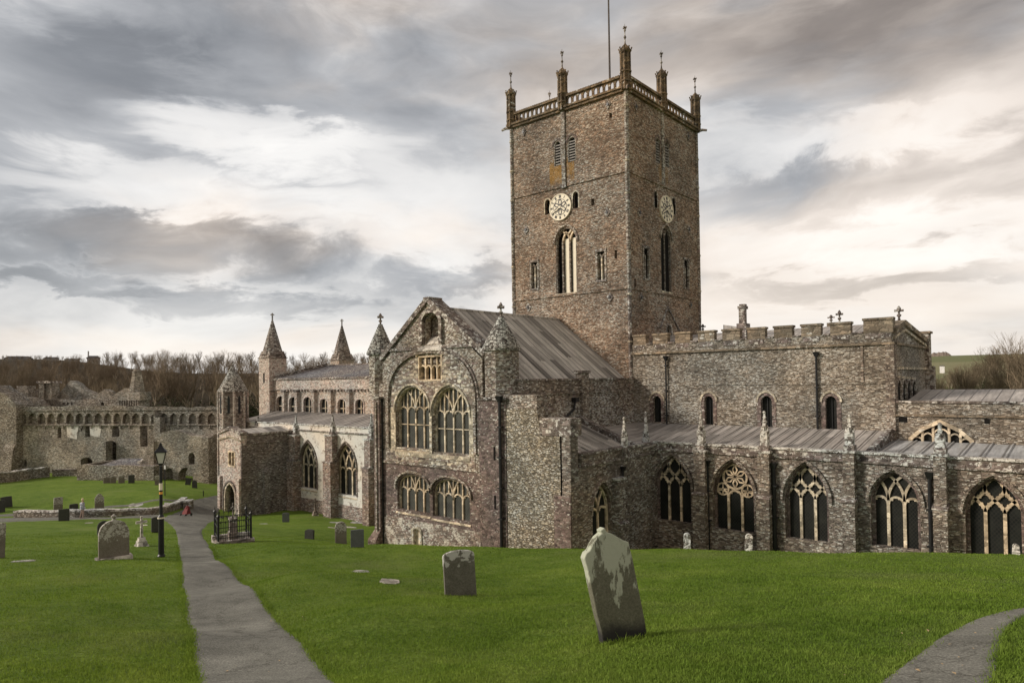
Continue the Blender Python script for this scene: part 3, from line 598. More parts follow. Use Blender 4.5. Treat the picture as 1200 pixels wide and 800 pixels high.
for fr, D in ((S, tS), (E, tE)):
    for a_ in D['lou']:
        b = MB(); b.bar(fr, head(a_[0]-.1, a_[1]+.1, a_[3], a_[4]+.12), .16, .04, -.2, 'purple'); b.bar(fr, arch(*grow(a_, -.03)), .1, -.02, -.3, 'transept')
        w1 = b.build('belfry_window', CA); b = MB(); k = 8; hz = (a_[4]-a_[2]-.3)/k
        for i in range(k):
            z0 = a_[2]+.08+i*hz; b.hexa([fr.P(a_[0], z0, -.08), fr.P(a_[1], z0, -.08), fr.P(a_[1], z0+.12, -.4), fr.P(a_[0], z0+.12, -.4), fr.P(a_[0], z0+.09, -.08), fr.P(a_[1], z0+.09, -.08), fr.P(a_[1], z0+.21, -.4), fr.P(a_[0], z0+.21, -.4)], 'louvre')
        b.build('louvre', w1)
    for a_ in D['lan']:
        b = MB(); b.bar(fr, arch(a_[0]-.06, a_[1]+.06, a_[2], a_[3], a_[4]+.06), .12, .02, -.12, 'cream' if fr is S else 'transept'); w1 = b.build('lancet', CA); MB().slab(fr, arch(*a_), [], -.3 if fr is S else -.1, -.42, 'dark').build('pane', w1)
    a_ = D['main']; W = a_[1]-a_[0]; c = (a_[0]+a_[1])/2
    b = MB(); b.bar(fr, arch(a_[0]+.05, a_[1]-.05, a_[2], a_[3], a_[4]-.05), .1, -.04, -.3, 'aisle'); b.bar(fr, head(a_[0]-.12, a_[1]+.12, a_[3]-.1, a_[4]+.2), .16, .12, -.1, 'transept')
    for u in ((a_[0]+W*.29, a_[0]+W*.63) if fr is S else (c,)): b.bar(fr, [(u, a_[2]), (u, a_[3]+.1)], .13 if fr is S else .1, -.12, -.26, 'aisle')
    for x0, x1 in (((a_[0]+W*.29, a_[0]+W*.63), (a_[0]+W*.63, a_[0]+W*.99)) if fr is S else ((a_[0], c), (c, a_[1]))): b.bar(fr, head(x0, x1, a_[3]-.1, a_[3]+.75), .13, -.14, -.32, 'dress' if fr is S else 'aisle')
    b.bar(fr, [(c+.42*math.cos(t), a_[3]+1.05+.42*math.sin(t)) for t in [j*math.pi/6 for j in range(12)]], .12, -.14, -.32, 'dress' if fr is S else 'aisle', True)
    b.ob(fr, a_[0]-.1, a_[1]+.1, a_[2]-.14, a_[2], .08, -.4, 'cream'); w1 = b.build('window', CA)
    pn = MB()
    if fr is S:      # pale boarding behind the two lights
        for f0, f1 in ((.35, .57), (.70, .93)): pn.slab(fr, [(a_[0]+W*f0, a_[2]), (a_[0]+W*f1, a_[2]), (a_[0]+W*f1, a_[3]+.25), (a_[0]+W*f0, a_[3]+.25)], [], -.3, -.33, 'whitep')
    pn.slab(fr, arch(*a_), [], -.38 if fr is S else -.2, -.4, 'dark'); pn.build('pane', w1)
    for u0, u1, v0, v1 in D['pair']:
        b = MB(); c = (u0+u1)/2; b.ob(fr, u0-.12, u0+.06, v0-.1, v1+.12, .05, -.3, 'transept'); b.ob(fr, u1-.06, u1+.12, v0-.1, v1+.12, .05, -.3, 'transept'); b.ob(fr, u0-.12, u1+.12, v1-.02, v1+.18, .08, -.3, 'lichen'); b.ob(fr, u0-.05, u1+.05, v0-.14, v0, .08, -.3, 'lichen')
        b.bar(fr, [(c, v0), (c, v1-.5)], .12, -.06, -.1 if fr is E else -.3, 'cream' if fr is S else 'transept')
        for x0, x1 in ((u0+.05, c), (c, u1-.05)): b.bar(fr, head(x0, x1, v1-.62, v1-.2), .1, -.12, -.28, 'transept')
        w1 = b.build('window', CA); MB().ob(fr, u0, u1, v0, v1, -.34 if fr is S else -.12, -.38, 'dark').build('pane', w1)
a_ = tE['low']; b = MB(); b.bar(E, arch(a_[0]-.05, a_[1]+.05, *a_[2:]), .14, .04, -.2, 'transept'); w1 = b.build('lancet', CA); MB().slab(E, arch(*a_), [], -.3, -.32, 'dark').build('pane', w1)
for fr, pts in ((S, [(616.7, 269.4), (711.6, 249), (619.5, 360), (715, 348), (712.5, 122.5), (613.7, 155)]), (E, [(749, 249), (807, 269), (744.8, 125), (806, 160), (751, 348), (809, 357)])):
    for x, y in pts:
        u, v_ = fr.px(x, y); b = MB(); b.slab(fr, [(u-.3, v_), (u, v_-.38), (u+.3, v_), (u, v_+.38)], [], .07, -.02, 'spire'); b.slab(fr, [(u-.12, v_), (u, v_-.14), (u+.12, v_), (u, v_+.14)], [], .12, .06, 'iron'); b.build('tie_plate', CA)
def clock(fr, cx, cy, rpx, hands):
    u, v_ = fr.px(cx, cy); rr = abs(fr.px(cx, cy-rpx)[1]-v_)
    C = lambda r_, n=48: [(u+r_*math.sin(2*math.pi*i/n), v_+r_*math.cos(2*math.pi*i/n)) for i in range(n)]
    b = MB(); b.slab(fr, C(rr), [], .12, .02, 'whitep'); b.bar(fr, C(rr*.97), rr*.06, .15, .1, 'whitep', True); cf = b.build('clock_face', CA)
    b = MB(); b.bar(fr, C(rr*.60, 36), rr*.035, .135, .115, 'darkp', True)
    for j in range(6):      # openwork of the centre
        t0 = j*math.pi/3; b.bar(fr, [(u+rr*(.32+.23*math.cos(s_))*math.sin(t0+.35*math.sin(s_)), v_+rr*(.32+.23*math.cos(s_))*math.cos(t0+.35*math.sin(s_))) for s_ in [i*math.pi/6 for i in range(12)]], rr*.07, .137, .117, 'darkp', True)
    b.build('openwork', cf)
    num = ['XII', 'I', 'II', 'III', 'IIII', 'V', 'VI', 'VII', 'VIII', 'IX', 'X', 'XI']
    for i, s_ in enumerate(num):
        t = 2*math.pi*i/12; er = Vector((math.sin(t), math.cos(t))); et = Vector((math.cos(t), -math.sin(t))); wd = {'I': .055, 'V': .10, 'X': .10}
        b = MB(); tot = sum(wd[k] for k in s_); x = -tot/2; h0, h1 = rr*.69, rr*.89
        for k in s_:
            W = wd[k]; P = lambda a_, q_: (Vector((u, v_))+er*q_+et*a_*rr)
            xm = x+W/2
            if k == 'I': L = [((xm, h0), (xm, h1))]
            elif k == 'V': L = [((x+.01, h1), (xm, h0)), ((xm, h0), (x+W-.01, h1))]
            else: L = [((x+.01, h1), (x+W-.01, h0)), ((x+.01, h0), (x+W-.01, h1))]
            for (a0, q0), (a1, q1) in L: b.bar(fr, [P(a0, q0), P(a1, q1)], rr*.04, .136, .116, 'darkp')
            x += W
        b.build('numeral', cf)
    b = MB()
    for t, L, wd, nn in ((hands[0], .52, .09, .17), (hands[1], .84, .06, .19)):
        t = R(t); e = Vector((math.sin(t), math.cos(t))); o_ = Vector((u, v_)); b.bar(fr, [o_-e*rr*.14, o_+e*rr*L], rr*wd, nn, nn-.02, 'whitep')
    b.slab(fr, C(rr*.09, 14), [], .2, .14, 'whitep'); b.build('clock_hand', cf)
clock(S, 657.3, 243, 15.6, (115, 242)); clock(E, 780, 245.5, 15.6, (115, 242))
# parapet: pierced balustrade between panelled pinnacles
zt = S.px(722, 91)[1]; zp = ZC+.34
b = MB(); xm, ym = uS, uE
for fr, lo, hi, mid_ in ((S, TX0, TX1, xm), (E, TY0, TY1, ym), (Fr((0, TY1, 0), (1, 0, 0), (0, 1, 0)), TX0, TX1, xm), (Fr((TX0, 0, 0), (0, 1, 0), (-1, 0, 0)), TY0, TY1, ym)):
    for a0, a1 in ((lo+.45, mid_-.42), (mid_+.42, hi-.45)):
        k = 10; st = (a1-a0)/k; hs = [arch(a0+st*(i+.2), a0+st*(i+.8), zp+.14, zt-.5, zt-.27, 4) for i in range(k)]
        b.slab(fr, [(a0, zp), (a1, zp), (a1, zt-.2), (a0, zt-.2)], hs, .05, -.05, 'cornice'); b.ob(fr, a0, a1, zt-.2, zt, .2, -.22, 'cornice')
        for i in range(k*2): b.ob(fr, a0+st*(i*.5+.15), a0+st*(i*.5+.35), zt, zt+.07, .1, -.1, 'cornice')
b.build('tower_parapet', CA)
b = MB(); b.box(TX0+.2, TX1-.2, TY0+.2, TY1-.2, ZC+.1, ZC+.36, 'lead_x'); b.build('roof', CA)
zpt = S.px(728, 57)[1]; zft = S.px(728, 33)[1]
for x, y in ((TX0, TY0), (xm, TY0-.05), (TX1, TY0), (TX1+.05, ym), (TX1, TY1), (xm, TY1+.05), (TX0, TY1), (TX0-.05, ym)):
    b = MB(); b.ngon(x, y, zp-.3, zpt-.5, .36, .34, 8, 'cornice', R(22.5))
    for i in range(8): t = R(22.5+45*i); b.ngon(x+.36*math.cos(t), y+.36*math.sin(t), zp-.3, zpt-.35, .075, .07, 5, 'cornice')
    for z_ in (zp+.3, zt+.1): b.ngon(x, y, z_, z_+.12, .46, .46, 8, 'cornice', R(22.5))
    b.ngon(x, y, zpt-.5, zpt-.36, .42, .5, 8, 'cornice', R(22.5))
    b.lathe(x, y, [(.42, zpt-.36), (.38, zpt-.15), (.26, zpt+.02), (.14, zpt+.12), (.1, zpt+.2)], 8, 'cornice', R(22.5))
    for i in range(8): t = R(22.5+45*i); b.tube([(x+.4*math.cos(t), y+.4*math.sin(t), zpt-.4), (x+.46*math.cos(t), y+.46*math.sin(t), zpt-.25), (x+.5*math.cos(t), y+.5*math.sin(t), zpt-.1)], [.05, .04, .065], 'cornice', 5)
    po = b.build('pinnacle', CA); b = MB(); spike(b, x, y, zpt+.1, zft-zpt+.1, 'spire', .13); b.build('finial', po)
for x, y, dx, dy in ((TX0, TY0, -1, -.2), (TX1, TY1, 1, .2), (TX1, TY0, .6, -.6)):
    b = MB(); b.tube([(x, y, ZC+.1), (x+dx*.6, y+dy*.6, ZC+.12), (x+dx*.95, y+dy*.95, ZC+.02)], [.16, .12, .1], 'spire', 6); b.build('gargoyle', CA)
b = MB(); b.tube([(-28.9, 46.2, ZC), (-28.9, 46.2, 36)], [.09, .05], 'grey_pole', 8); b.ngon(-28.9, 46.2, 36, 36.12, .1, .02, 8, 'grey_pole'); b.build('flagpole', CA)

# --- south transept
YT = 30.57; T = Sf(YT); XW, XE = -38.9, -26.5
uA = fra(T, 465, 503.5, 525, 481, 453.5); uB = fra(T, 507.5, 550, 531, 486, 453.5)
lA = fra(T, 466, 503.5, 599, 573, 556.5); lB = fra(T, 507.5, 550.5, 608, 580, 562)
uA = (uA[0], uA[1], uA[2], uA[3], uA[4]); sq = rect(T, 490.5, 517.5, 417, 445.5); ni = larch(T, 496, 516, 366, 403, .9); dr = larch(T, 485.3, 493.8, 617.5, 640, .8)
gap = T.px(512, 349); zsl, zsr = T.px(447, 423)[1]-.3, T.px(567, 412)[1]-.3; zsh = (zsl+zsr)/2
xl, xr = T.px(449, 500)[0], T.px(566, 500)[0]
gx = (xl+xr)/2
mid_z = T.px(500, 590)[1]
b = MB(); zlow = T.px(510, 612)[1]-.1; zmid = T.px(505, 545)[1]
b.slab(T, [(xl, zmid), (xr, zmid), (xr, zsh), (gx+.28, gap[1]-.25), (gx-.28, gap[1]-.25), (xl, zsh)], [arch(*grow(uA, .02)), arch(*grow(uB, .02)), [(sq[0], sq[2]), (sq[0], sq[3]), (sq[1], sq[3]), (sq[1], sq[2])], arch(*ni)], 0, -.9, 'transept')
b.slab(T, [(xl, zlow), (xr, zlow), (xr, zmid), (xl, zmid)], [arch(*grow(lA, .02)), arch(*grow(lB, .02))], 0, -.9, 'purple')
b.slab(T, [(xl, ZB), (xr, ZB), (xr, zlow), (xl, zlow)], [arch(*dr)], .05, -.9, 'limelow')
b.box(XW, XW+.8, YT+.2, TY0, ZB, -.1, 'transept'); b.box(XE-.8, XE, YT+.2, TY0, ZB, -.9, 'transept')
b.ob(T, xl, xr, zmid-.12, zmid+.05, .1, -.1, 'transept')
zg = T.px(510, 407)[1]; b.ob(T, xl, ni[0]-.2, zg-.1, zg+.08, .12, -.1, 'lichen'); b.ob(T, ni[1]+.2, xr, zg-.1, zg+.08, .12, -.1, 'lichen')
b.build('transept_wall', CA)
b = MB(); zin = zg-.25; zi0 = T.px(500, 522)[1]      # mixed ashlar infill inside the great blind arch
BA = (T.px(456, 470)[0], T.px(558, 480)[0], zi0, T.px(505, 470)[1], zin)
infill = [(BA[0]+.1, zi0-1.2)]+head(BA[0]+.1, BA[1]-.1, BA[3], BA[4]-.1, 12)+[(BA[1]-.1, zi0-1.2)]
b.slab(T, infill, [arch(*grow(uA, .04)), arch(*grow(uB, .04)), [(sq[0]-.04, sq[2]-.04), (sq[0]-.04, sq[3]+.04), (sq[1]+.04, sq[3]+.04), (sq[1]+.04, sq[2]-.04)]], .03, -.03, 'ashlar'); b.ob(T, uA[1]+.05, uB[0]-.05, uA[2]-.25, uA[3]+.3, .06, -.1, 'cream'); b.ob(T, uA[0]-.62, uA[0]-.05, uA[2]-.25, uA[3]+.2, .06, -.1, 'cream'); b.ob(T, uB[1]+.05, uB[1]+.45, uA[2]-.25, uA[3]+.1, .06, -.1, 'cream'); b.ob(T, uA[0]-.1, uB[1]+.1, uA[2]-.55, uA[2]-.27, .07, -.1, 'cream')
b.build('blind_arch_infill', CA)
b = MB(); b.bar(T, [(BA[0], zi0-.3)]+head(BA[0], BA[1], BA[3], BA[4], 14)+[(BA[1], zi0-.3)], .22, .2, -.02, 'transept'); b.bar(T, [(BA[0]-.2, zi0-.3)]+head(BA[0]-.2, BA[1]+.2, BA[3], BA[4]+.22, 14)+[(BA[1]+.2, zi0-.3)], .14, .1, -.02, 'spire'); b.build('blind_arch', CA)
for a_ in (uA, uB): window(CA, T, a_, 4, 'panel', .36, .105, 'dress', 'cream', gm='glass_pale', transom=a_[2]+(a_[3]-a_[2])*.62, hh=-.15, jm='cream')
for a_ in (lA, lB): window(CA, T, a_, 4, 'panel', .3, .105, 'dress', 'transept', gm='glass_pale', hh=-.35, jm='dress')
b = MB(); W = (sq[1]-sq[0])/4
b.bar(T, [(sq[0], sq[2]), (sq[0], sq[3]), (sq[1], sq[3]), (sq[1], sq[2])], .14, 0.02, -.4, 'dress', True)
for i in range(1, 4): b.bar(T, [(sq[0]+W*i, sq[2]), (sq[0]+W*i, sq[3])], .12, -.1, -.35, 'dress')
for i in range(4): b.bar(T, head(sq[0]+W*i, sq[0]+W*(i+1), sq[3]-.95, sq[3]-.6, 4), .09, -.12, -.33, 'dress')
b.ob(T, sq[0], sq[1], sq[3]-.5, sq[3]-.2, -.2, -.3, 'transept'); b.bar(T, head(sq[0]-.15, sq[1]+.15, sq[3], sq[3]+.3, 5), .14, .12, -.1, 'dress')
w1 = b.build('window', CA); MB().ob(T, sq[0], sq[1], sq[2], sq[3], -.4, -.42, 'glass').build('pane', w1)
b = MB(); b.bar(T, arch(ni[0]-.12, ni[1]+.12, ni[2], ni[3], ni[4]+.12), .28, .18, -.3, 'lichen'); b.bar(T, arch(ni[0]+.12, ni[1]-.12, ni[2], ni[3], ni[4]-.12), .12, -.1, -.5, 'transept')
b.hexa([T.P(ni[0]-.35, ni[2]-.45, -.3), T.P(ni[1]+.35, ni[2]-.45, -.3), T.P(ni[1]+.35, ni[2]-.45, .25), T.P(ni[0]-.35, ni[2]-.45, .25), T.P(ni[0]+.1, ni[2]+.5, -.5), T.P(ni[1]-.1, ni[2]+.5, -.5), T.P(ni[1]+.3, ni[2]-.35, .25), T.P(ni[0]-.3, ni[2]-.35, .25)], 'pale')
w1 = b.build('niche', CA); MB().slab(T, arch(*ni), [], -.7, -.72, 'spire').build('niche_back', w1)
b = MB(); b.bar(T, arch(dr[0]-.05, dr[1]+.05, *dr[2:]), .18, .12, -.2, 'cream'); w1 = b.build('doorway', CA); MB().slab(T, arch(*dr), [], -.15, -.2, 'dress').build('doorway_back', w1)
b = MB()      # raking coping of the gable
for sg, ex in ((-1, xl-.15), (1, xr+.3)):
    P = [(gx, gap[1]), (ex, zsh+.28)]; b.bar(T, P, .34, .16, -1.0, 'lichen')
b.ob(T, gx-.3, gx+.3, gap[1]-.25, gap[1]+.12, .17, -1.01, 'lichen'); b.build('gable_coping', CA)
# roof
b = MB(); rz0, rz1 = -.25, 4.95
b.sheet([(XE-.35, YT+.9, rz0), (XE-.35, TY0-.02, rz0), (gx, TY0-.02, rz1), (gx, YT+.9, rz1)], .15, 'lead_y'); b.sheet([(XW+.3, YT+.9, rz0), (gx, YT+.9, rz1), (gx, TY0-.02, rz1), (XW+.3, TY0-.02, rz0)], .15, 'lead_y')
b.tube([(gx, YT+.9, rz1+.03), (gx, TY0, rz1+.03)], .09, 'lead_y', 8)
y = YT+1.2
while y < TY0-.2:      # lead rolls
    b.tube([(XE-.35, y, rz0+.02), (gx, y, rz1+.02)], .032, 'lead_y', 5); y += .62
b.build('roof', CA)
b = MB(); Ew = Ef(XE); b.ob(Ew, YT+.9, TY0-.03, -.9, -.78, .12, -.8, 'aisle'); b.ob(Ew, YT+.9, TY0-.03, -.78, -.02, .02, -.3, 'aisle'); b.ob(Ew, YT+.9, TY0-.03, -.02, .1, .1, -.38, 'lichen')
u, v_ = Ew.px(683, 440); b.ob(Ew, u-.4, u+.4, -5, .45, .22, -.3, 'aisle'); b.ob(Ew, u-.5, u+.5, .45, .62, .3, -.4, 'lichen')
b.build('eaves_parapet', CA)
# turrets at the transept corners
def turret(name, cx, cy, r_, zb, z0, z1, zf, m, mc, er=1.12, n=8):
    b = MB(); b.ngon(cx, cy, zb, z0, r_, r_, n, m, R(22.5)); b.ngon(cx, cy, z0, z0+.12, r_*er, r_*er, n, mc, R(22.5)); t = b.build(name, CA)
    b = MB(); k = 11; prof = []
    for i in range(k):
        f0, f1 = i/k, (i+1)/k; ra = r_*er*.98*(1-f0)+.12*f0; rb = r_*er*.98*(1-f1)+.12*f1
        prof += [(ra, z0+.12+(z1-z0-.12)*f0), (rb+.035, z0+.12+(z1-z0-.12)*f1)]
    b.lathe(cx, cy, prof, 16 if n == 8 else n, mc, R(22.5)); b.build('spire', t)
    b = MB(); fleur(b, cx, cy, z1-.1, zf-z1+.1, 'spire'); b.build('finial', t)
    return t
F2 = Sf(YT+.85)
ce = F2.px(588, 440); cw = F2.px(446.5, 440)
turret('turret', ce[0], YT+.85, 1.12, -1.0, F2.px(588, 411)[1], F2.px(588, 371)[1], F2.px(588, 354)[1], 'transept', 'conic')
turret('turret', cw[0], YT+.85, .88, -1.0, F2.px(446, 416)[1], F2.px(446, 380)[1], F2.px(446, 367)[1], 'transept', 'conic', 1.2)
b = MB()
for x0, x1, cx in ((T.px(565.5, 520)[0], XE, ce[0]), (XW, T.px(449, 520)[0], cw[0])):
    b = MB(); b.box(x0, x1, YT-.32, YT+1.5, ZB, -1.15, 'purple'); b.box(x0-.08, x1+.08, YT-.4, YT+1.5, -1.15, -.98, 'lichen'); b.box(x0+.25, x1-.25, YT-.42, YT-.31, ZB, -1.4, 'transept' if x0 < -30 else 'purple')
    b.hexa([(x0-.25, YT-.75, ZB), (x1+.0, YT-.75, ZB), (x1+.0, YT-.3, ZB), (x0-.25, YT-.3, ZB), (x0-.25, YT-.75, -11.0), (x1+.0, YT-.75, -11.0), (x1+.0, YT-.3, -10.3), (x0-.0, YT-.3, -10.3)], 'purple')
    for k in range(2 if x0 > -30 else 0): b.box((x0+x1)/2+.2, (x0+x1)/2+.34, YT-.44, YT-.41, -4.7-k*2.9, -3.9-k*2.9, 'dark')
    b.build('corner_buttress', CA)
def pipe(fr, px, yt, yb, n=.14, r_=.06, hop=.2):
    u, t = fr.px(px, yt, n); bz = fr.px(px, yb, n)[1]; b = MB(); b.tube([fr.P(u, bz, n), fr.P(u, t, n)], r_, 'iron', 8)
    z_ = bz+.8
    while z_ < t-.3: b.ob(fr, u-r_*1.7, u+r_*1.7, z_, z_+.08, n+r_*1.2, 0, 'iron'); z_ += 1.8
    o = b.build('drainpipe', CA)
    b = MB(); b.hexa([fr.P(u-hop*.5, t-.05, n-hop*.4), fr.P(u+hop*.5, t-.05, n-hop*.4), fr.P(u+hop*.5, t-.05, n+hop*.4), fr.P(u-hop*.5, t-.05, n+hop*.4), fr.P(u-hop, t+hop*1.5, n-hop*.6), fr.P(u+hop, t+hop*1.5, n-hop*.6), fr.P(u+hop, t+hop*1.5, n+hop), fr.P(u-hop, t+hop*1.5, n+hop)], 'iron'); b.build('hopper', o)
pipe(Sf(YT-.32), 585.3, 470, 660, .16, .09, .2); pipe(T, 447.5, 470, 660, .1, .045, .12)

# --- chapel against the transept
XC = -21.86; YS = 30.3; CS = Sf(YS); CE = Ef(XC)
YN = 39.5; zcs = -4.86; zct = -4.22
b = MB(); za = CS.px(610, 478)[1]; zb2 = CS.px(650, 509)[1]; x1 = CS.px(633, 490)[0]; x2 = CS.px(663, 500)[0]
b.slab(CS, [(XE-.25, ZB), (XC-.02, ZB), (XC-.02, zb2-.1), (x1+.02, zb2-.1), (x1-.25, za), (XE-.25, za)], [], 0, -.7, 'rubble')
b.box(XE-.24, x1-.28, YS+.06, YS+1.0, za, za+.75, 'aisle'); b.box(x1-.02, x2+.35, YS-.04, YS+1.0, zb2-.08, CS.px(650, 490)[1], 'lichen')
x3, zt3 = CS.px(650.5, 580); b.box(x3, XC+.04, YS-.14, YS-.003, ZB, zt3, 'purple'); b.box(XC-.55, XC+.03, YS-.06, YS-.002, zt3, zb2, 'aisle')
ew = larch(CE, 694.5, 716.5, 567, 652, 1.25)
ewx = (ew[0], ew[1], ew[2], ew[3]-.3, ew[4])
b.slab(CE, [(YS+.7, ZB), (YN, ZB), (YN, zcs), (YS+.7, zcs)], [arch(*ewx)], 0, -.7, 'aisle'); b.box(XC-.7, XC, YS+.0, YS+.7, ZB, zb2-.1, 'aisle')
b.build('chapel_wall', CA)
b = MB(); y0 = CE.px(681, 540)[0]
b.ob(CE, y0, YN, zcs, zcs+.12, .1, -.5, 'lichen'); b.ob(CE, y0, YN, zcs+.12, zct, .02, -.4, 'aisle'); b.ob(CE, y0, YN, zct, zct+.12, .1, -.5, 'lichen')
b.build('chapel_parapet', CA)
window(CA, CE, ewx, 2, 'inter', .35, .14, 'dress', 'aisle', hh=-.1)
b = MB(); yn = 37.4; b.sheet([(XC-.4, YS+1, zct-.15), (XC-.4, yn, zct-.15), (XE, yn, -2.75), (XE, YS+1, -2.75)], .12, 'lead_y')
y = YS+1.2
while y < yn-.2: b.tube([(XC-.4, y, zct-.12), (XE, y, -2.72)], .035, 'lead_y', 5); y += .6
b.hexa([(XC-.2, yn, zct-.3), (XE, yn, -2.9), (XE, yn+.4, -2.9), (XC-.2, yn+.4, zct-.3), (XC-.2, yn, zct+.12), (XE, yn, -2.35), (XE, yn+.4, -2.35), (XC-.2, yn+.4, zct+.12)], 'lichen'); b.build('chapel_roof', CA)
b = MB(); Q = Ew.px(674, 470, .15); b.tube([Ew.P(Q[0], Q[1], .15), Ew.P(Q[0]-.1, Q[1]-.5, .15), Ew.P(Q[0]-1.0, Q[1]-1.0, .15), Ew.P(Q[0]-1.05, Q[1]-1.5, .15)], .08, 'iron', 7); b.ob(Ew, Q[0]-.2, Q[0]+.2, Q[1]-.05, Q[1]+.25, .35, 0, 'iron'); b.build('drainpipe', CA)
pipe(CE, 730, 551, 660, .14, .08, .16)

# --- presbytery
XP = -9.1; YP1 = 56.0; P_ = Sf(45.0); PE = Ef(XP)
zst = 1.82
PX0 = TX1+.16
b = MB(); lan = [larch(P_, 765.2, 775, 463.5, 494.5), larch(P_, 825.5, 836, 463.5, 497.5), larch(P_, 891.8, 905, 463.5, 500.5), larch(P_, 967.3, 981, 463.8, 503.5)]
b.slab(P_, [(PX0, ZB), (XP, ZB), (XP, zst), (PX0, zst)], [arch(*a_) for a_ in lan], 0, -.8, 'presb')
zoff = P_.px(850, 450)[1]
b.ob(P_, PX0, XP, zoff-.06, zoff+.04, .05, -.1, 'presb')
b.box(XP-.7, XP, 45.8, YP1, ZB, zst, 'presb'); b.box(PX0, XP, YP1-.7, YP1, ZB, zst, 'presb')
for px_ in (752, 880, 1012): u = P_.px(px_, 440)[0]; 
u = P_.px(1011, 450)[0]; b.ob(P_, u-.07, u+.07, zoff, zst, .05, -.05, 'aisle')
b.ob(P_, XP-.35, XP+.12, ZB, zst, .12, -.8, 'aisle')
b.build('presbytery_wall', CA)
for i, a_ in enumerate(lan):
    g = MB(); g.bar(P_, arch(a_[0]-.12, a_[1]+.12, a_[2]-.05, a_[3], a_[4]+.12), .26, .03, -.12, 'purple'); g.bar(P_, head(a_[0]-.25, a_[1]+.25, a_[3], a_[4]+.28), .13, .08, -.05, 'cream')
    g.bar(P_, [((a_[0]+a_[1])/2, a_[2]), ((a_[0]+a_[1])/2, a_[4]-.1)], .04, -.22, -.3, 'iron')
    w1 = g.build('lancet', CA); MB().slab(P_, arch(*a_), [], -.3, -.32, 'glass').build('pane', w1)
b = MB(); b.ob(P_, PX0, XP+.14, zst, zst+.14, .16, -.6, 'gold'); b.box(XP-.5, XP+.14, 45.2, YP1, zst+.001, zst+.14, 'gold')
zcr = P_.px(900, 402)[1]; zcr = 2.55
b.ob(P_, PX0, XP, zst+.14, zcr, .0, -.45, 'white_lichen' if 0 else 'presb')
mer = [(742, 756.5), (765, 782), (791, 808.6), (818, 837), (846.5, 867), (876, 896.5), (907, 928.5), (939, 962), (973, 997), (1012, 1046.5)]
zm = 3.18
for x0, x1 in mer:
    u0, u1 = P_.px(x0, 395)[0], P_.px(x1, 395)[0]; zz_ = zm+(.12 if x0 > 1000 else 0); b.ob(P_, u0, u1, zcr, zz_, .01, -.44, 'gold'); b.ob(P_, u0-.05, u1+.05, zz_, zz_+.14, .08, -.5, 'gold')
    b.ob(P_, u0+.1, u1-.1, zcr-.35, zcr-.05, .03, -.1, 'lichen')
for (a0, a1), (c0, c1) in zip(mer, mer[1:]):
    b.ob(P_, P_.px(a1, 395)[0]+.05, P_.px(c0, 395)[0]-.05, zcr, zcr+.09, .07, -.5, 'lichen')
b.build('battlement', CA)
yap = PE.px(1058, 380)[0]; ya, yb = 45.45, 55.6; zap = PE.px(1058, 375)[1]
b = MB(); zg0 = 1.96
b.slab(PE, [(ya, zg0), (yb, zg0), (yb, 2.35), (yap+.2, zap-.3), (yap-.2, zap-.3), (ya, 2.55)], [], 0.0, -.6, 'transept')
b.bar(PE, [(ya-.1, 2.65), (yap, zap-.15), (yb+.1, 2.35)], .3, .18, -.7, 'gold'); b.bar(PE, [(ya-.1, 2.25), (yap, zap-.6), (yb+.1, 1.95)], .14, .14, -.02, 'cream')
b.box(XP-.45, XP+.02, 45.02, 45.9, 2.5, 3.4, 'gold')
b.box(XP-.6, XP+.25, yb-.5, yb+.45, -6, 2.9, 'transept'); b.box(XP-.7, XP+.35, yb-.6, yb+.55, 2.9, 3.05, 'gold'); b.box(XP+.25, XP+.5, yb-.3, yb+.3, -6, .6, 'transept')
b.ob(PE, ya+.3, yb-.6, .35, .5, .14, -.1, 'cream')
b.build('east_gable', CA)
b = MB(); fleur(b, XP-.2, yap, zap-.05, .95, 'spire'); b.build('gable_cross', CA)
for k in range(4):
    f0 = 1049.8+k*5.7; a_ = larch(PE, f0, f0+4.3, 443.5+k*.6, 468, 1.2); g = MB(); g.bar(PE, arch(*a_), .12, .12, -.05, 'transept'); g.ob(PE, a_[0], a_[1], a_[2]+1.3, a_[2]+1.42, .1, 0, 'cream')
    w1 = g.build('lancet', CA); MB().slab(PE, arch(*a_), [], .03, .01, 'dark').build('pane', w1)
b = MB(); yr = 50.4; b.sheet([(PX0, 45.6, 2.3), (XP-.7, 45.6, 2.3), (XP-.7, yr, 3.45), (PX0, yr, 3.45)], .1, 'lead_x'); b.sheet([(PX0, yr, 3.45), (XP-.7, yr, 3.45), (XP-.7, YP1-.5, 2.3), (PX0, YP1-.5, 2.3)], .1, 'lead_x'); b.build('roof', CA)
P5 = Sf(47.5); u, zc_ = P5.px(870.5, 384); b = MB(); zt_ = P5.px(870.5, 362)[1]; b.box(u-.34, u+.34, 47.2, 48.0, 2, zc_+.3, 'spire'); b.box(u-.2, u+.2, 47.3, 47.75, zc_+.3, zt_, 'spire'); b.box(u-.27, u+.27, 47.25, 47.85, zt_, zt_+.2, 'lichen'); b.box(u-.2, u+.2, 47.4, 47.8, zt_+.2, zt_+.35, 'spire'); b.build('chimney', CA)
P9 = Sf(YP1+1)
for px_, y0, y1 in ((831, 390, 380.5), (979.5, 380, 370), (989.3, 380, 364.5)):
    u, v0 = P9.px(px_, y0); v1 = P9.px(px_, y1)[1]; b = MB(); b.box(u-.25, u+.25, YP1-.5, YP1+.0, 2, v0+.05, 'gold'); fleur(b, u, YP1-.25, v0, v1-v0, 'spire'); b.build('finial', CA)
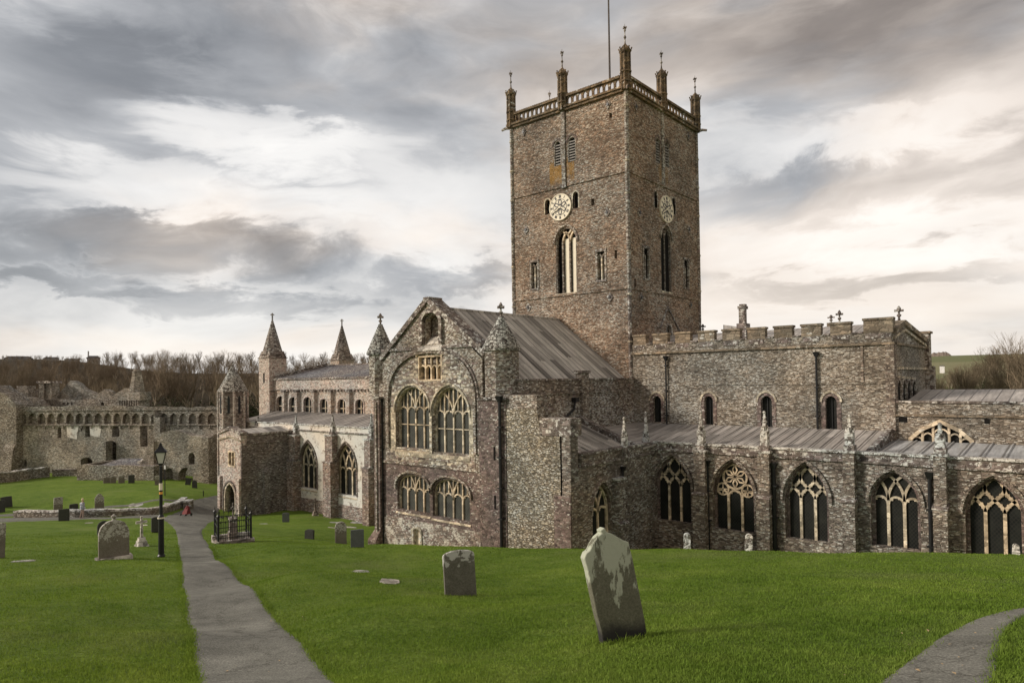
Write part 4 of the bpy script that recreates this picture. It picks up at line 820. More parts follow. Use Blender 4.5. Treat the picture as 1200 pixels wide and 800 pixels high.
b = MB(); u, v_ = P5.px(847.5, 380.5); u2, v2 = P5.px(866, 384); b.hexa([(u, 47.5, 2.2), (u2+1.2, 47.5, 2.2), (u2+1.2, 49, 2.2), (u, 49, 2.2), (u, 47.5, v_), (u2+1.2, 47.5, v2-.2), (u2+1.2, 49, v2-.2), (u, 49, v_)], 'lead_x'); b.build('roof_hatch', CA)
pipe(P_, 780, 421, 500, .14, .06, .16); pipe(P_, 956.3, 417, 503, .14, .07, .17)

# --- eastern chapel wall and roof beyond the presbytery
zx1, zx0 = -1.5, -2.38
wl = (P_.px(1067, 518)[0], P_.px(1139, 520)[0], P_.px(1100, 524)[1], P_.px(1100, 515)[1], P_.px(1100, 493.5)[1])
def lowhead(a_): c = (a_[0]+a_[1])/2; return [(a_[0], a_[2]), (a_[0], a_[3]), ((a_[0]*.62+c*.38), a_[3]+(a_[4]-a_[3])*.52), (c, a_[4]), ((a_[1]*.62+c*.38), a_[3]+(a_[4]-a_[3])*.52), (a_[1], a_[3]), (a_[1], a_[2])]
b = MB(); b.slab(P_, [(XP+.12, ZB), (6, ZB), (6, zx0), (XP+.12, zx0)], [lowhead(wl)], -.03, -.7, 'presb'); b.ob(P_, XP+.12, 6, zx0, zx0+.1, .1, -.6, 'gold'); b.ob(P_, XP+.12, 6, zx0+.1, zx1-.12, -.02, -.5, 'presb'); b.ob(P_, XP+.12, 6, zx1-.12, zx1, .06, -.6, 'lichen')
b.box(5.3, 6, 45.73, 56, ZB, zx1-.1, 'presb'); b.box(XP+.01, 6, 55.3, 56, ZB, zx1-.1, 'presb'); b.ob(P_, XP+.25, XP+.7, -2.75, -2.45, -.02, -.1, 'dark'); u = P_.px(1156.5, 492.5)[0]; b.ob(P_, u-.12, u+.12, -2.72, -2.45, .0, -.1, 'dark')
b.build('lady_chapel_wall', CA)
b = MB(); b.sheet([(XP+.5, 45.6, zx1-.1), (6, 45.6, zx1-.1), (6, 51, -.95), (XP+.5, 51, -.95)], .1, 'lead_x'); b.sheet([(XP+.5, 51, -.95), (6, 51, -.95), (6, 55.9, zx1), (XP+.5, 55.9, zx1)], .1, 'lead_x'); b.build('roof', CA)
b = MB(); lh = lowhead(wl); b.bar(P_, lh, .2, .04, -.3, 'dress'); W = (wl[1]-wl[0])
for f in (.2, .38, .64, .82):
    u = wl[0]+W*f; top = wl[3]+(wl[4]-wl[3])*(1-abs(f-.5)*1.9); b.bar(P_, [(u, wl[2]), (u, top)], .12, -.05, -.28, 'dress')
for f0, f1 in ((.02, .2), (.2, .38), (.38, .64), (.64, .82), (.82, .98)): b.bar(P_, head(wl[0]+W*f0, wl[0]+W*f1, wl[3]+(.2 if .3 < f0 < .6 else -.15 if f0 < .1 or f0 > .8 else .05), wl[3]+(.6 if .3 < f0 < .6 else .1 if f0 < .1 or f0 > .8 else .35), 4), .08, -.08, -.25, 'dress')
w1 = b.build('window', CA); MB().slab(P_, lh, [], -.3, -.32, 'glass').build('pane', w1)

# --- presbytery aisle with its five great windows
YA = 39.5; A_ = Sf(YA); AX0, AX1 = XC, 5.0; zas, zat = -4.62, -4.02
wins = [fra(A_, 768.5, 810, 611, 570, 534.5), fra(A_, 836, 884.5, 622, 580, 540), fra(A_, 921, 971.5, 633, 585, 543.5), fra(A_, 1022, 1079, 642, 588, 553.5), fra(A_, 1133, 1202, 657, 602, 560)]
b = MB(); b.slab(A_, [(AX0, ZB), (AX1, ZB), (AX1, zas), (AX0, zas)], [arch(*grow(a_, .02)) for a_ in wins], 0, -.75, 'aisle'); b.box(AX1-.7, AX1, YA+.76, 45, ZB, zas, 'aisle'); b.build('aisle_wall', CA)
b = MB(); b.ob(A_, AX0, AX1, zas, zas+.12, .12, -.6, 'lichen'); b.ob(A_, AX0, AX1, zas+.12, zat-.12, .02, -.4, 'lichen'); b.ob(A_, AX0, AX1, zat-.12, zat, .1, -.5, 'white_lichen'); b.build('aisle_parapet', CA)
for i, (a_, s_) in enumerate(zip(wins, ('net', 'rose', 'net', 'inter', 'net'))): window(CA, A_, a_, 3, s_, .40, .15, 'dress', 'aisle', hh=0, sill=False, jm='purple')
xd = A_.px(1012, 520)[0]
b = MB(); b.sheet([(AX0-.3, YA+.4, zat-.12), (xd, YA+.4, zat-.12), (xd, 45, -3.28), (PX0+.2, 45, -3.28), (PX0+.2, YA+2.5, -3.7)], .1, 'lead_x')
x = AX0
while x < xd: b.tube([(x, YA+.4, zat-.1), (x, 45, -3.26)], .03, 'lead_x', 5); x += .62
b.build('aisle_roof', CA)
b = MB(); b.sheet([(xd+.3, YA+.4, zat-.16), (AX1, YA+.4, zat-.16), (AX1, 45, -3.80), (xd+.3, 45, -3.80)], .1, 'lead_e'); x = xd+.6
while x < AX1-.3: b.tube([(x, YA+.4, zat-.13), (x+.0, 45, -3.77)], .045, 'lead_e', 5); x += .9
b.hexa([(xd, YA+.3, zat-.2), (xd+.3, YA+.3, zat-.2), (xd+.3, 45, -3.9), (xd, 45, -3.9), (xd, YA+.3, zat+.02), (xd+.3, YA+.3, zat+.02), (xd+.3, 45, -3.1), (xd, 45, -3.1)], 'lichen'); b.build('aisle_roof', CA)
b = MB(); b.sheet([(XE, yn+.4, -3.4), (AX0+.2, yn+.4, zat-.3), (AX0+.2, YA+.45, zat-.14), (PX0+.3, 45, -3.29), (XE, 45, -3.29)], .1, 'lead_x'); b.build('aisle_roof', CA)
def cr_pinnacle(b, x, y, z0, z1, s=.26):
    b.box(x-s, x+s, y-s, y+s, z0-.5, z0+.1, 'lichen'); b.box(x-s*.75, x+s*.75, y-s*.75, y+s*.75, z0+.1, z0+(z1-z0)*.45, 'white_lichen')
    for k in range(4): dx, dy = ((1, 0), (-1, 0), (0, 1), (0, -1))[k]; b.ngon(x+dx*s*.62, y+dy*s*.62, z0+(z1-z0)*.38, z0+(z1-z0)*.6, s*.4, .02, 4, 'white_lichen', R(45))
    b.ngon(x, y, z0+(z1-z0)*.45, z1-.12, s*.62, .06, 4, 'white_lichen', R(45))
    for k in range(3): zz_ = z0+(z1-z0)*(.55+.13*k); q_ = s*(.55-.13*k); b.box(x-q_, x+q_, y-q_, y+q_, zz_, zz_+.06, 'white_lichen')
    b.lathe(x, y, [(.05, z1-.2), (.11, z1-.1), (.05, z1)], 6, 'white_lichen')
def buttress(fr, x0, x1, pj, yt, pin=None, m='aisle', zsplit=None, pipe_px=None):
    """x0,x1 = edges of its front face in the picture"""
    u0, u1 = fr.px(x0, 600, pj)[0], fr.px(x1, 600, pj)[0]; zt_ = fr.px((x0+x1)/2, yt, pj)[1]; b = MB()
    zm_ = zt_-2.6; b.ob(fr, u0, u1, ZB, zm_, pj, -.1, m)
    b.hexa([fr.P(u0-.04, zm_, -.1), fr.P(u1+.04, zm_, -.1), fr.P(u1+.04, zm_, pj+.05), fr.P(u0-.04, zm_, pj+.05), fr.P(u0-.04, zm_+.3, -.1), fr.P(u1+.04, zm_+.3, -.1), fr.P(u1+.04, zm_+.1, pj+.02), fr.P(u0-.04, zm_+.1, pj+.02)], 'lichen')
    b.ob(fr, u0+.04, u1-.04, zm_+.1, zt_, pj*.72, -.1, m); b.ob(fr, u0-.04, u1+.04, zt_, zt_+.12, pj*.8, -.1, 'white_lichen')
    o = b.build('buttress', CA)
    if pin:
        c = (u0+u1)/2; zp1 = fr.px((x0+x1)/2, pin, .1)[1]; b = MB(); q_ = fr.P(c, 0, .12); cr_pinnacle(b, q_.x, q_.y, zt_+.3, zp1, .27); b.build('pinnacle', o)
    return o
buttress(A_, 811.5, 826, .7, 530, 481); buttress(A_, 886, 901.5, .7, 531, 481); buttress(A_, 986.5, 1001.8, .7, 531, 485); buttress(A_, 1093, 1110, .7, 535, 495)
buttress(A_, 746, 757, .9, 545, 482)
o = buttress(CE, 727.5, 736.5, .55, 562)
b = MB(); cr_pinnacle(b, XC+.05, CE.px(731, 525)[0], zct, CE.px(731, 488)[1], .2); b.build('pinnacle', CA)
A7 = Sf(YA-1.3); u0, v0 = A7.px(740.5, 586); u1, v1 = A7.px(751.5, 640)
b = MB(); b.box(u0, u1, YA-1.9, YA-.9, A7.px(745, 610)[1], v0+.1, 'spire'); b.box(u0-.08, u1+.08, YA-2, YA-.9, v0+.1, v0+.22, 'lichen'); b.box(u0, u0+.18, YA-1.9, YA-1.7, ZB, v0, 'spire'); b.box(u1-.18, u1, YA-1.9, YA-1.7, ZB, v0, 'spire'); b.box(u0, u1, YA-1.1, YA-.9, ZB, v0, 'dark'); b.build('boiler_entrance', CA)
pipe(A_, 828.5, 545, 660, .16, .10, .2); pipe(A_, 906.2, 549, 660, .16, .13, .22); pipe(A_, 1089.3, 560, 660, .2, .1, .2); pipe(A_, 759.5, 545, 660, .16, .09, .16)

# --- nave
NX0 = -77.3; N_ = Sf(45.0); NA_ = Sf(YA)
lw = [larch(N_, c-4.6, c+4.8, t-2.2, bt+1.5, 1.0) for c, t, bt in ((328.8, 465.2, 479.5), (343.5, 466, 480.5), (360.5, 466.2, 481.5), (379.5, 468.3, 482.5), (400.5, 468.6, 484), (421.3, 468.8, 485))]
lw = [(a_[0], a_[1], a_[2]-.1, a_[3], a_[4]) for a_ in lw]
zn = .75; zl = -.35
b = MB(); b.slab(N_, [(NX0, ZB), (-38.9, ZB), (-38.9, zn-1.4), (NX0, zn-1.4)], [arch(*a_) for a_ in lw], 0, -.6, 'nave'); b.slab(N_, [(NX0, zn-1.4), (-38.9, zn-1.4), (-38.9, zn-.25), (NX0, zn-.25)], [], .1, -.6, 'porchs')
b.box(NX0, NX0+.6, 45.7, 57, ZB, zn, 'nave'); b.box(NX0, -38.9, 56.4, 57, ZB, zn, 'nave'); b.ob(N_, NX0, -38.9, zn-.25, zn-.05, .25, -.5, 'lichen'); b.ob(N_, NX0, -38.9, zn-1.46, zn-1.38, .18, -.1, 'lichen')
u = -75.6
while u < -39: b.ob(N_, u, u+.22, zn-1.66, zn-1.46, .2, -.02, 'plinth'); u += .6
b.build('nave_wall', CA)
for k, px_ in enumerate((320.5, 335, 350, 370, 389.5, 411)):
    u = N_.px(px_, 470)[0]; b = MB(); b.ob(N_, u-.26, u+.26, -6, zn-1.5, .4, -.05, 'nave'); b.ob(N_, u-.34, u+.34, zn-1.72, zn-1.5, .5, -.05, 'lichen'); b.build('pilaster', CA)
for a_ in lw:
    g = MB(); g.bar(N_, arch(a_[0]-.1, a_[1]+.1, *a_[2:]), .22, .06, -.15, 'porchs'); g.bar(N_, [((a_[0]+a_[1])/2, a_[2]), ((a_[0]+a_[1])/2, a_[4])], .09, -.2, -.3, 'dress'); g.bar(N_, [(a_[0], a_[3]-.4), (a_[1], a_[3]-.4)], .08, -.22, -.3, 'dress')
    w1 = g.build('window', CA); MB().slab(N_, arch(*a_), [], -.3, -.32, 'glass').build('pane', w1)
b = MB(); b.sheet([(NX0, 45.1, zn), (-38.9, 45.1, zn), (-38.9, 51, 2.25), (NX0+2, 51, 2.25)], .12, 'slate'); b.sheet([(NX0+2, 51, 2.25), (-38.9, 51, 2.25), (-38.9, 57, zn), (NX0, 57, zn)], .12, 'slate')
b.hexa([(NX0-.1, 45.0, zn-.1), (NX0+.35, 45.0, zn-.1), (NX0+2.3, 51, 2.1), (NX0+1.9, 51, 2.1), (NX0-.1, 45.0, zn+.25), (NX0+.35, 45.0, zn+.25), (NX0+2.3, 51, 2.6), (NX0+1.9, 51, 2.6)], 'lichen'); b.tube([(NX0+2, 51, 2.3), (-38.9, 51, 2.3)], .1, 'lichen', 6); b.build('roof', CA)
def sqspire(x0, x1, y0, y1, zb, ze, zt_, zf, ms, name='turret'):
    cx, cy = (x0+x1)/2, (y0+y1)/2; hx, hy = (x1-x0)/2, (y1-y0)/2
    b = MB(); b.box(x0, x1, y0, y1, zb, ze, ms); b.box(x0-.1, x1+.1, y0-.1, y1+.1, ze-.12, ze, 'spire')
    b.box(cx-.15, cx+.15, y0-.02, y0+.3, ze-3.2, ze-2.0, 'dark'); t = b.build(name, CA)
    n_ = 8; bot = [(cx+hx*a_*1.04, cy+hy*c_*1.04) for a_, c_ in ((1, -.42), (1, .42), (.42, 1), (-.42, 1), (-1, .42), (-1, -.42), (-.42, -1), (.42, -1))]
    sq_ = [(x0, y0), (x1, y0), (x1, y1), (x0, y1)]; b = MB(); h1 = ze+(zt_-ze)*.16
    lvl = [[(cx+(x-cx)*(1-f), cy+(y-cy)*(1-f), z_) for x, y in bot] for f, z_ in ((.0, ze+.35), (.13, h1), (.97, zt_))]
    for A1, B1 in zip(lvl, lvl[1:]): b.add(A1+B1, [(i, (i+1) % 8, 8+(i+1) % 8, 8+i) for i in range(8)], 'spire')
    b.ngon(cx, cy, zt_-.05, zt_+.1, .12, .05, 8, 'spire')
    b.add([(x, y, ze+.002) for x, y in sq_]+lvl[0], [(0, 1, 11, 10, 9)[:3], (0, 11, 10), (1, 4, 11), (1, 5, 4), (1, 2, 5)[:3], (2, 6, 5), (2, 7, 6), (2, 3, 7), (3, 8, 7), (3, 9, 8), (3, 0, 9), (0, 10, 9)], 'spire') if 0 else None
    b.hexa([(x0, y0, ze), (x1, y0, ze), (x1, y1, ze), (x0, y1, ze), (cx-hx*.80, cy-hy*.80, h1), (cx+hx*.80, cy-hy*.80, h1), (cx+hx*.80, cy+hy*.80, h1), (cx-hx*.80, cy+hy*.80, h1)], 'spire')
    b.build('spire', t); b = MB(); fleur(b, cx, cy, zt_, zf-zt_, 'spire'); b.build('finial', t)
F4 = Sf(44.3); FM = Sf(45.4)
x0 = F4.px(303.5, 450)[0]; x1 = F4.px(315.5, 450)[0]
sqspire(x0, x1, 44.3, 46.7, ZB, F4.px(317, 418)[1], FM.px(319, 373)[1], FM.px(319, 366.5)[1], 'porchs')
F7 = Sf(56); x0 = F7.px(387, 430)[0]; x1 = F7.px(397, 430)[0]; sqspire(x0, x1, 56, 58.6, ZB, F7.px(397, 421)[1], F7.px(400, 378)[1], F7.px(400, 372)[1], 'nave')
# nave aisle, limewashed above a bare stone plinth
nw = [fra(NA_, 351.5, 371.5, 572, 545, 518), fra(NA_, 394, 418, 580, 549, 520)]
zpl = NA_.px(385, 588)[1]; zna, znb = -4.15, -4.85
AXW = -77.0
b = MB(); b.slab(NA_, [(AXW, zpl), (-38.8, zpl), (-38.8, znb), (AXW, znb)], [arch(*grow(a_, .1)) for a_ in nw], 0, -.7, 'lime'); b.slab(NA_, [(AXW, ZB), (-38.8, ZB), (-38.8, zpl), (AXW, zpl)], [], .08, -.7, 'plinth')
b.box(AXW, AXW+.6, YA+.75, 45, ZB, znb, 'plinth'); b.build('nave_aisle_wall', CA)
b = MB(); b.ob(NA_, AXW, -38.8, znb, znb+.12, .14, -.6, 'lichen'); b.ob(NA_, AXW, -38.8, znb+.12, zna-.12, .02, -.4, 'lime'); b.ob(NA_, AXW, -38.8, zna-.12, zna, .1, -.45, 'white_lichen'); b.build('nave_parapet', CA)
b = MB(); b.sheet([(AXW, YA+.4, zna-.1), (-38.9, YA+.4, zna-.1), (-38.9, 45, -3.3), (AXW, 45, -3.3)], .1, 'lead_x'); x = AXW+.3
while x < -39: b.tube([(x, YA+.4, zna-.08), (x, 45, -3.28)], .035, 'lead_x', 5); x += .75
b.build('nave_aisle_roof', CA)
for a_ in nw:
    window(CA, NA_, (a_[0]+.1, a_[1]-.05, *a_[2:]), 3, 'inter', .4, .17, 'dress', 'aisle', hh=-.2)
    b = MB(); b.bar(NA_, arch(a_[0]-.06, a_[1]+.06, a_[2], a_[3], a_[4]+.08), .22, .04, -.1, 'purple'); 
    for k in range(6): zz_ = a_[2]+.3+k*.8; b.ob(NA_, a_[0]-.5-.2*(k % 2), a_[0]-.15, zz_, zz_+.4, .02, -.1, 'purple')
    b.build('window_surround', CA)
for x0, x1, pt in ((336, 344, 487), (378.5, 387.5, 486), (424.5, 432, 484)): buttress(NA_, x0, x1, .9, 511 if x0 < 400 else 516, pt, 'plinth')
for px_, pt in ((301, 488),):
    u, zt_ = NA_.px(px_, pt); b = MB(); cr_pinnacle(b, u, YA+.15, zna, zt_, .25); b.build('pinnacle', CA)
Fq = Sf(38.3); b = MB(); cw_ = Fq.px(273, 470); r_ = 1.55
zt1 = Fq.px(273, 458)[1]; b.ngon(cw_[0], 38.3, ZB, zt1, r_, r_, 8, 'spire', R(22.5)); b.ngon(cw_[0], 38.3, zt1-.15, zt1, r_+.12, r_+.12, 8, 'lichen', R(22.5))
for i in range(8): t = R(22.5+45*i); b.ngon(cw_[0]+r_*math.cos(t), 38.3+r_*math.sin(t), ZB, zt1, .14, .14, 6, 'porchs')
for i in range(8):
    t = R(45*i); c_ = Vector((cw_[0]+r_*.93*math.cos(t), 38.3+r_*.93*math.sin(t), 0)); fr = Fr(c_, (-math.sin(t), math.cos(t), 0), (math.cos(t), math.sin(t), 0)); b.slab(fr, arch(-.13, .13, zt1-2.5, zt1-.9, zt1-.5, 5), [], .03, -.05, 'iron')
tt = b.build('turret', CA); b = MB(); zt2 = Fq.px(273, 429)[1]; k = 8; prof = []
for i in range(k): f0, f1 = i/k, (i+1)/k; prof += [((r_+.1)*(1-f0)+.12*f0, zt1+(zt2-zt1)*f0), ((r_+.1)*(1-f1)+.17*f1, zt1+(zt2-zt1)*f1)]
b.lathe(cw_[0], 38.3, prof, 8, 'conic', R(22.5)); b.build('spire', tt); b = MB(); fleur(b, cw_[0], 38.3, zt2-.1, Fq.px(273, 423)[1]-zt2+.1, 'spire'); b.build('finial', tt)

# --- south porch
PXE = -64.3; YPS = NA_ and Ef(PXE).px(283, 600)[0]; PS = Sf(YPS); PE_ = Ef(PXE); PXW = PS.px(257.5, 560)[0]
zpe = PE_.px(300, 509)[1]; pap = PS.px(271, 502.5); pcx = (PXW+PXE)/2
dor = larch(PS, 265.3, 278.3, 566, 606, 1.2); win = rect(PS, 268, 275.2, 529, 546)
dor = (pcx-1.2, pcx+1.2, dor[2]-1.5, dor[3], dor[4])
b = MB(); b.slab(PS, [(PXW, ZB), (PXE, ZB), (PXE, zpe+.1), (pcx, pap[1]), (PXW, zpe+.1)], [arch(*dor), [(win[0], win[2]), (win[0], win[3]), (win[1], win[3]), (win[1], win[2])]], 0, -.6, 'porchs')
b.box(PXE-.6, PXE, YPS+.61, YA, ZB, zpe-.02, 'porch'); b.box(PXW, PXW+.6, YPS+.61, YA, ZB, zpe, 'porch')
b.bar(PS, [(PXW-.1, zpe+.15), (pcx, pap[1]+.1), (PXE+.1, zpe+.15)], .3, .15, -.65, 'lichen'); b.bar(PS, [(PXW-.02, zpe-.55), (pcx, pap[1]-.75), (PXE+.02, zpe-.55)], .16, .12, -.02, 'cream')
b.ob(PE_, YPS+.3, YA, zpe-.02, zpe+.16, .12, -.62, 'lichen'); b.ob(PE_, YPS, YA, zpe-.9, zpe-.78, .08, -.1, 'lichen')
for fx in (PXW+.25, PXE-.25): b.ob(PS, fx-.25, fx+.25, ZB, dor[4]+.6, .25, -.1, 'porchs')
yb_ = PE_.px(311, 560)[0]; b.ob(PE_, yb_-.3, yb_+.3, ZB, PE_.px(311, 552)[1], .4, -.1, 'porch'); b.ob(PE_, YPS+.0, YPS+.55, ZB, zpe-1, .12, -.1, 'porch')
b.build('porch', CA)
b = MB(); b.sheet([(PXW, YPS+.5, zpe-.05), (PXE-.1, YPS+.5, zpe-.05), (PXE-.1, YA, zpe+.05), (PXW, YA, zpe+.05)], .1, 'lead_x'); b.sheet([(pcx, YPS+.5, pap[1]-.1), (pcx, YA, pap[1]-.0), (PXE-.1, YA, zpe+.1), (PXE-.1, YPS+.5, zpe+.1)], .08, 'lead_y'); b.build('porch_roof', CA)
b = MB(); b.bar(PS, arch(dor[0]+.1, dor[1]-.1, *dor[2:]), .22, .08, -.3, 'cream'); b.bar(PS, arch(dor[0]-.15, dor[1]+.15, dor[2], dor[3], dor[4]+.2), .16, .15, -.1, 'porch'); w1 = b.build('doorway', CA); MB().slab(PS, arch(*dor), [], -1.6, -1.66, 'dark').build('doorway_back', w1)  # near-black sheet paints the shade inside the open porch
b = MB(); b.bar(PS, [(win[0], win[2]), (win[0], win[3]), (win[1], win[3]), (win[1], win[2])], .14, .05, -.2, 'dress', True); c = (win[0]+win[1])/2; b.bar(PS, [(c, win[2]), (c, win[3])], .12, .02, -.2, 'dress'); w1 = b.build('window', CA); MB().ob(PS, *win, -.25, -.28, 'glass').build('pane', w1)

# ------------------------------------------------------------------ ruined palace
pA, pB = onz(20, 553, -12.2), onz(232, 556.5, -12.3); pu = Vector((pB.x-pA.x, pB.y-pA.y, 0)).normalized(); pn_ = Vector((pu.y, -pu.x, 0))
if pn_.dot(Vector((-pA.x, -pA.y, 0))) < 0: pn_ = -pn_
PF = Fr((pA.x, pA.y, 0), pu, pn_)
def PFd(dn): return Fr(PF.o+pn_*dn, pu, pn_)
RU = tag(empty('ruined_palace', (pA.x, pA.y, -12.5)), 'roofless grey stone ruined palace with an arcaded parapet', 'ruin')
def jag(fr, pts, amp=.18, step=.8):     # a broken wall top following the picture
    U = [fr.px(*p) for p in pts]; out = []
    for (a0, b0), (a1, b1) in zip(U, U[1:]):
        k = max(1, int(abs(a1-a0)/step))
        for i in range(k): f = i/k; out.append((a0+(a1-a0)*f, b0+(b1-b0)*f+random.uniform(-amp, amp)))
    return out+[U[-1]]
b = MB()
zbase = -14
top = jag(PF, [(19, 476.5), (60, 476), (110, 475.5), (160, 476), (200, 476.5), (230, 477), (262, 476)], .12, 1.2)
ar = []
for i in range(22):
    px0 = 21.5+i*11.05; r1 = rect(PF, px0+.8, px0+9.5, 484, 496.5); ar.append(arch(r1[0], r1[1], r1[2], r1[3]-.75, r1[3], 6))
za1 = PF.px(140, 497.5)[1]
b.slab(PF, [(top[0][0], za1)]+top+[(top[-1][0], za1)], ar, 0, -.55, 'palaced'); b.slab(PFd(-.56), [(top[0][0], za1), (top[0][0], PF.px(20, 480)[1]), (top[-1][0], PF.px(260, 480)[1]), (top[-1][0], za1)], [], 0, -.8, 'palace')
b.ob(PF, top[0][0], top[-1][0], za1-.12, za1, .15, -.3, 'palaced'); zsq = PF.px(140, 483)[1]; b.ob(PF, top[0][0], top[-1][0], zsq+.25, zsq+.42, .12, -.1, 'palaced')
k_ = 0; u = top[0][0]
while u < top[-1][0]: b.ob(PF, u, u+.3, za1-.5, za1-.12, .1, -.2, 'palaced'); u += 1.55
b.build('arcaded_parapet', RU)
op = [larch(PF, 67, 71.5, 500, 513), larch(PF, 99.5, 105, 496.8, 512), larch(PF, 131, 139.5, 498, 511.5), larch(PF, 164, 172.5, 497.5, 523.5), (PF.px(94, 545)[0], PF.px(108, 545)[0], PF.px(100, 552)[1], PF.px(100, 541)[1], PF.px(100, 536)[1]), larch(PF, 27, 31, 538, 547), larch(PF, 94.3, 96, 500, 505)]
dk = larch(PF, 124, 136, 517, 540, .5)
b = MB(); b.slab(PF, [(top[0][0], zbase), (top[-1][0], zbase), (top[-1][0], za1-.12), (top[0][0], za1-.12)], [arch(*a_) for a_ in op]+[arch(*dk)], -.05, -1.3, 'palace'); b.ob(PF, top[0][0], top[-1][0], zbase, za1, -3.2, -3.4, 'palaced')
for x0, x1, y0, y1 in ((79, 92, 498, 512), (106, 119, 498, 510)): r1 = rect(PF, x0, x1, y0, y1); b.slab(PF, [(r1[0], r1[2]), (r1[1]-.3, r1[2]-.3), (r1[1], r1[3]), (r1[0]-.2, r1[3])], [], -.02, -.1, 'lime')
b.build('palace_wall', RU)
# left block
b = MB(); L2 = PFd(1.0); tp = jag(L2, [(-60, 460), (-10, 452), (0, 458), (6, 462), (10, 466), (15, 472), (19, 474)], .2)
b.slab(L2, [(tp[0][0], zbase)]+tp+[(tp[-1][0], zbase)], [arch(*larch(L2, -1, 3, 535, 548))], 0, -3, 'palaced'); u0, v0 = L2.px(3, 520); u1, v1 = L2.px(20, 560); b.hexa([L2.P(u0, zbase, 0), L2.P(u1, zbase, 0), L2.P(u1, zbase, 1.2), L2.P(u0, zbase, 1.2), L2.P(u0+.5, v0, 0), L2.P(u1-.3, v0, 0), L2.P(u1-.2, v0-1, .5), L2.P(u0+.4, v0-1, .5)], 'palaced'); b.build('broken_tower', RU)
B3 = PFd(-8)
def ruin(name, pts, dn, m='palace', base=zbase, th=1.2, holes=(), amp=.15, step=.7):
    fr = PFd(dn); t_ = jag(fr, pts, amp, step); b = MB(); b.slab(fr, [(t_[0][0], base)]+t_+[(t_[-1][0], base)], [arch(*larch(fr, *h)) for h in holes], 0, -th, m); return b.build(name, RU)
ruin('ruined_wall', [(13, 466), (16, 464), (16, 463.5), (30, 463.5), (42, 466), (47, 470), (52, 475)], -4, 'palaced', holes=[(33.5, 36, 468.5, 474)])
fr = PFd(-4); r1 = rect(fr, 15, 32.5, 452, 463.5); b = MB(); b.ob(fr, r1[0], r1[1], r1[2]-.1, r1[3]-.5, 0, -2, 'palaced'); b.ob(fr, r1[0]+.5, r1[1]-.4, r1[3]-.5, r1[3], -.2, -1.8, 'palaced'); b.build('chimney_stack', RU)
fr = PFd(-7); r1 = rect(fr, 45.5, 51.5, 449, 467); b = MB(); b.ob(fr, r1[0], r1[1], zbase, r1[3], 0, -2, 'palaced'); r2 = rect(fr, 53, 58.5, 449, 467); b.ob(fr, r2[0]-.2, r2[1], zbase, r2[3], -.3, -1.8, 'palace'); b.ob(fr, r1[0]-.2, r2[1]+.2, r1[3], r1[3]+.35, .2, -2.1, 'lichen'); b.build('chimney_stack', RU)
ruin('gable', [(58, 467), (70, 459), (82, 447), (85, 445), (90, 449), (97, 456), (107, 461), (112, 464), (122, 457), (128, 458), (131, 465), (135, 461), (146, 456), (162, 456)], -9, 'palace', amp=.22, step=.9)
ruin('ruined_wall', [(44, 467), (60, 467.5), (84, 468.5), (108, 468), (130, 468.5), (163, 468)], -6, 'palaced', holes=[(74, 76, 471, 474.5), (78.5, 80.5, 471, 474.5), (83, 85, 471, 474.5), (118, 122, 471, 475)], amp=.08)
fr = PFd(-7.5); b = MB(); uc = fr.px(155, 450)[0]; zt_ = fr.px(155, 432)[1]; z1_ = fr.px(155, 458)[1]; z0_ = fr.px(155, 466)[1]; r0 = abs(fr.px(163, 460)[0]-fr.px(147, 460)[0])/2
c_ = fr.P(uc, 0, -1); b.ngon(c_.x, c_.y, z1_, zt_-.5, r0*.98, r0*.52, 8, 'palace'); b.ngon(c_.x, c_.y, zt_-.5, zt_, r0*.62, r0*.3, 8, 'palaced'); b.ngon(c_.x, c_.y, zbase, z1_, r0*1.0, r0*1.0, 8, 'palaced'); b.build('stair_turret', RU)
fr = PFd(-5.5); r1 = rect(fr, 139, 164, 459.5, 476); b = MB(); b.ob(fr, r1[0], r1[1], zbase, r1[3]-1.2, 0, -2, 'palaced'); b.ob(fr, r1[0], r1[1]+.3, r1[3]-1.2, r1[3], .3, -2, 'palace')
for i in range(9): u = r1[0]+(r1[1]-r1[0])*(i+.3)/9; b.ob(fr, u, u+.2, r1[3]-2, r1[3]-1.2, .25, -.1, 'palaced')
b.build('corbelled_parapet', RU)
# projecting ruin on the right, a wall end and a side wall
ruin('projecting_wall', [(176, 535), (180, 515), (183, 509), (190, 505), (203, 503.5), (215, 505.5), (224, 509), (236, 510.5), (240, 514)], 7, 'palace', holes=[(193.5, 202.5, 548.5, 566), (209, 226, 547.5, 566), (221, 228, 530, 544)], th=1.4)
f7 = PFd(7); ua, va = f7.px(240, 512); u2, v2_ = PF.px(262, 505); P0 = f7.P(ua, 0, 0); P1 = PF.P(u2+2, 0, 0); d_ = Vector((P1.x-P0.x, P1.y-P0.y, 0)); fs_ = Fr(P0, d_, (d_.y, -d_.x, 0)); L_ = d_.length; b = MB(); t_ = [(i*L_/10, va+(i/10)*.9+random.uniform(-.15, .15)) for i in range(11)]
b.slab(fs_, [(0, zbase)]+t_+[(L_, zbase)], [], .5, -.5, 'palaced'); b.build('side_wall', RU)
ruin('buttress', [(180, 481), (182, 489), (187.5, 489)], .9, 'palace', th=1.0, amp=.05)
ruin('buttress', [(120, 520), (123, 517), (124, 517)], 1.1, 'palace', th=1.2, amp=.05)
b = MB(); f3 = PFd(3); P0 = f3.px(176, 512); ruin('sloping_wall', [(160, 548), (166, 540), (172, 530), (178, 520), (180, 517)], 7.5, 'palace', amp=.12, th=1)
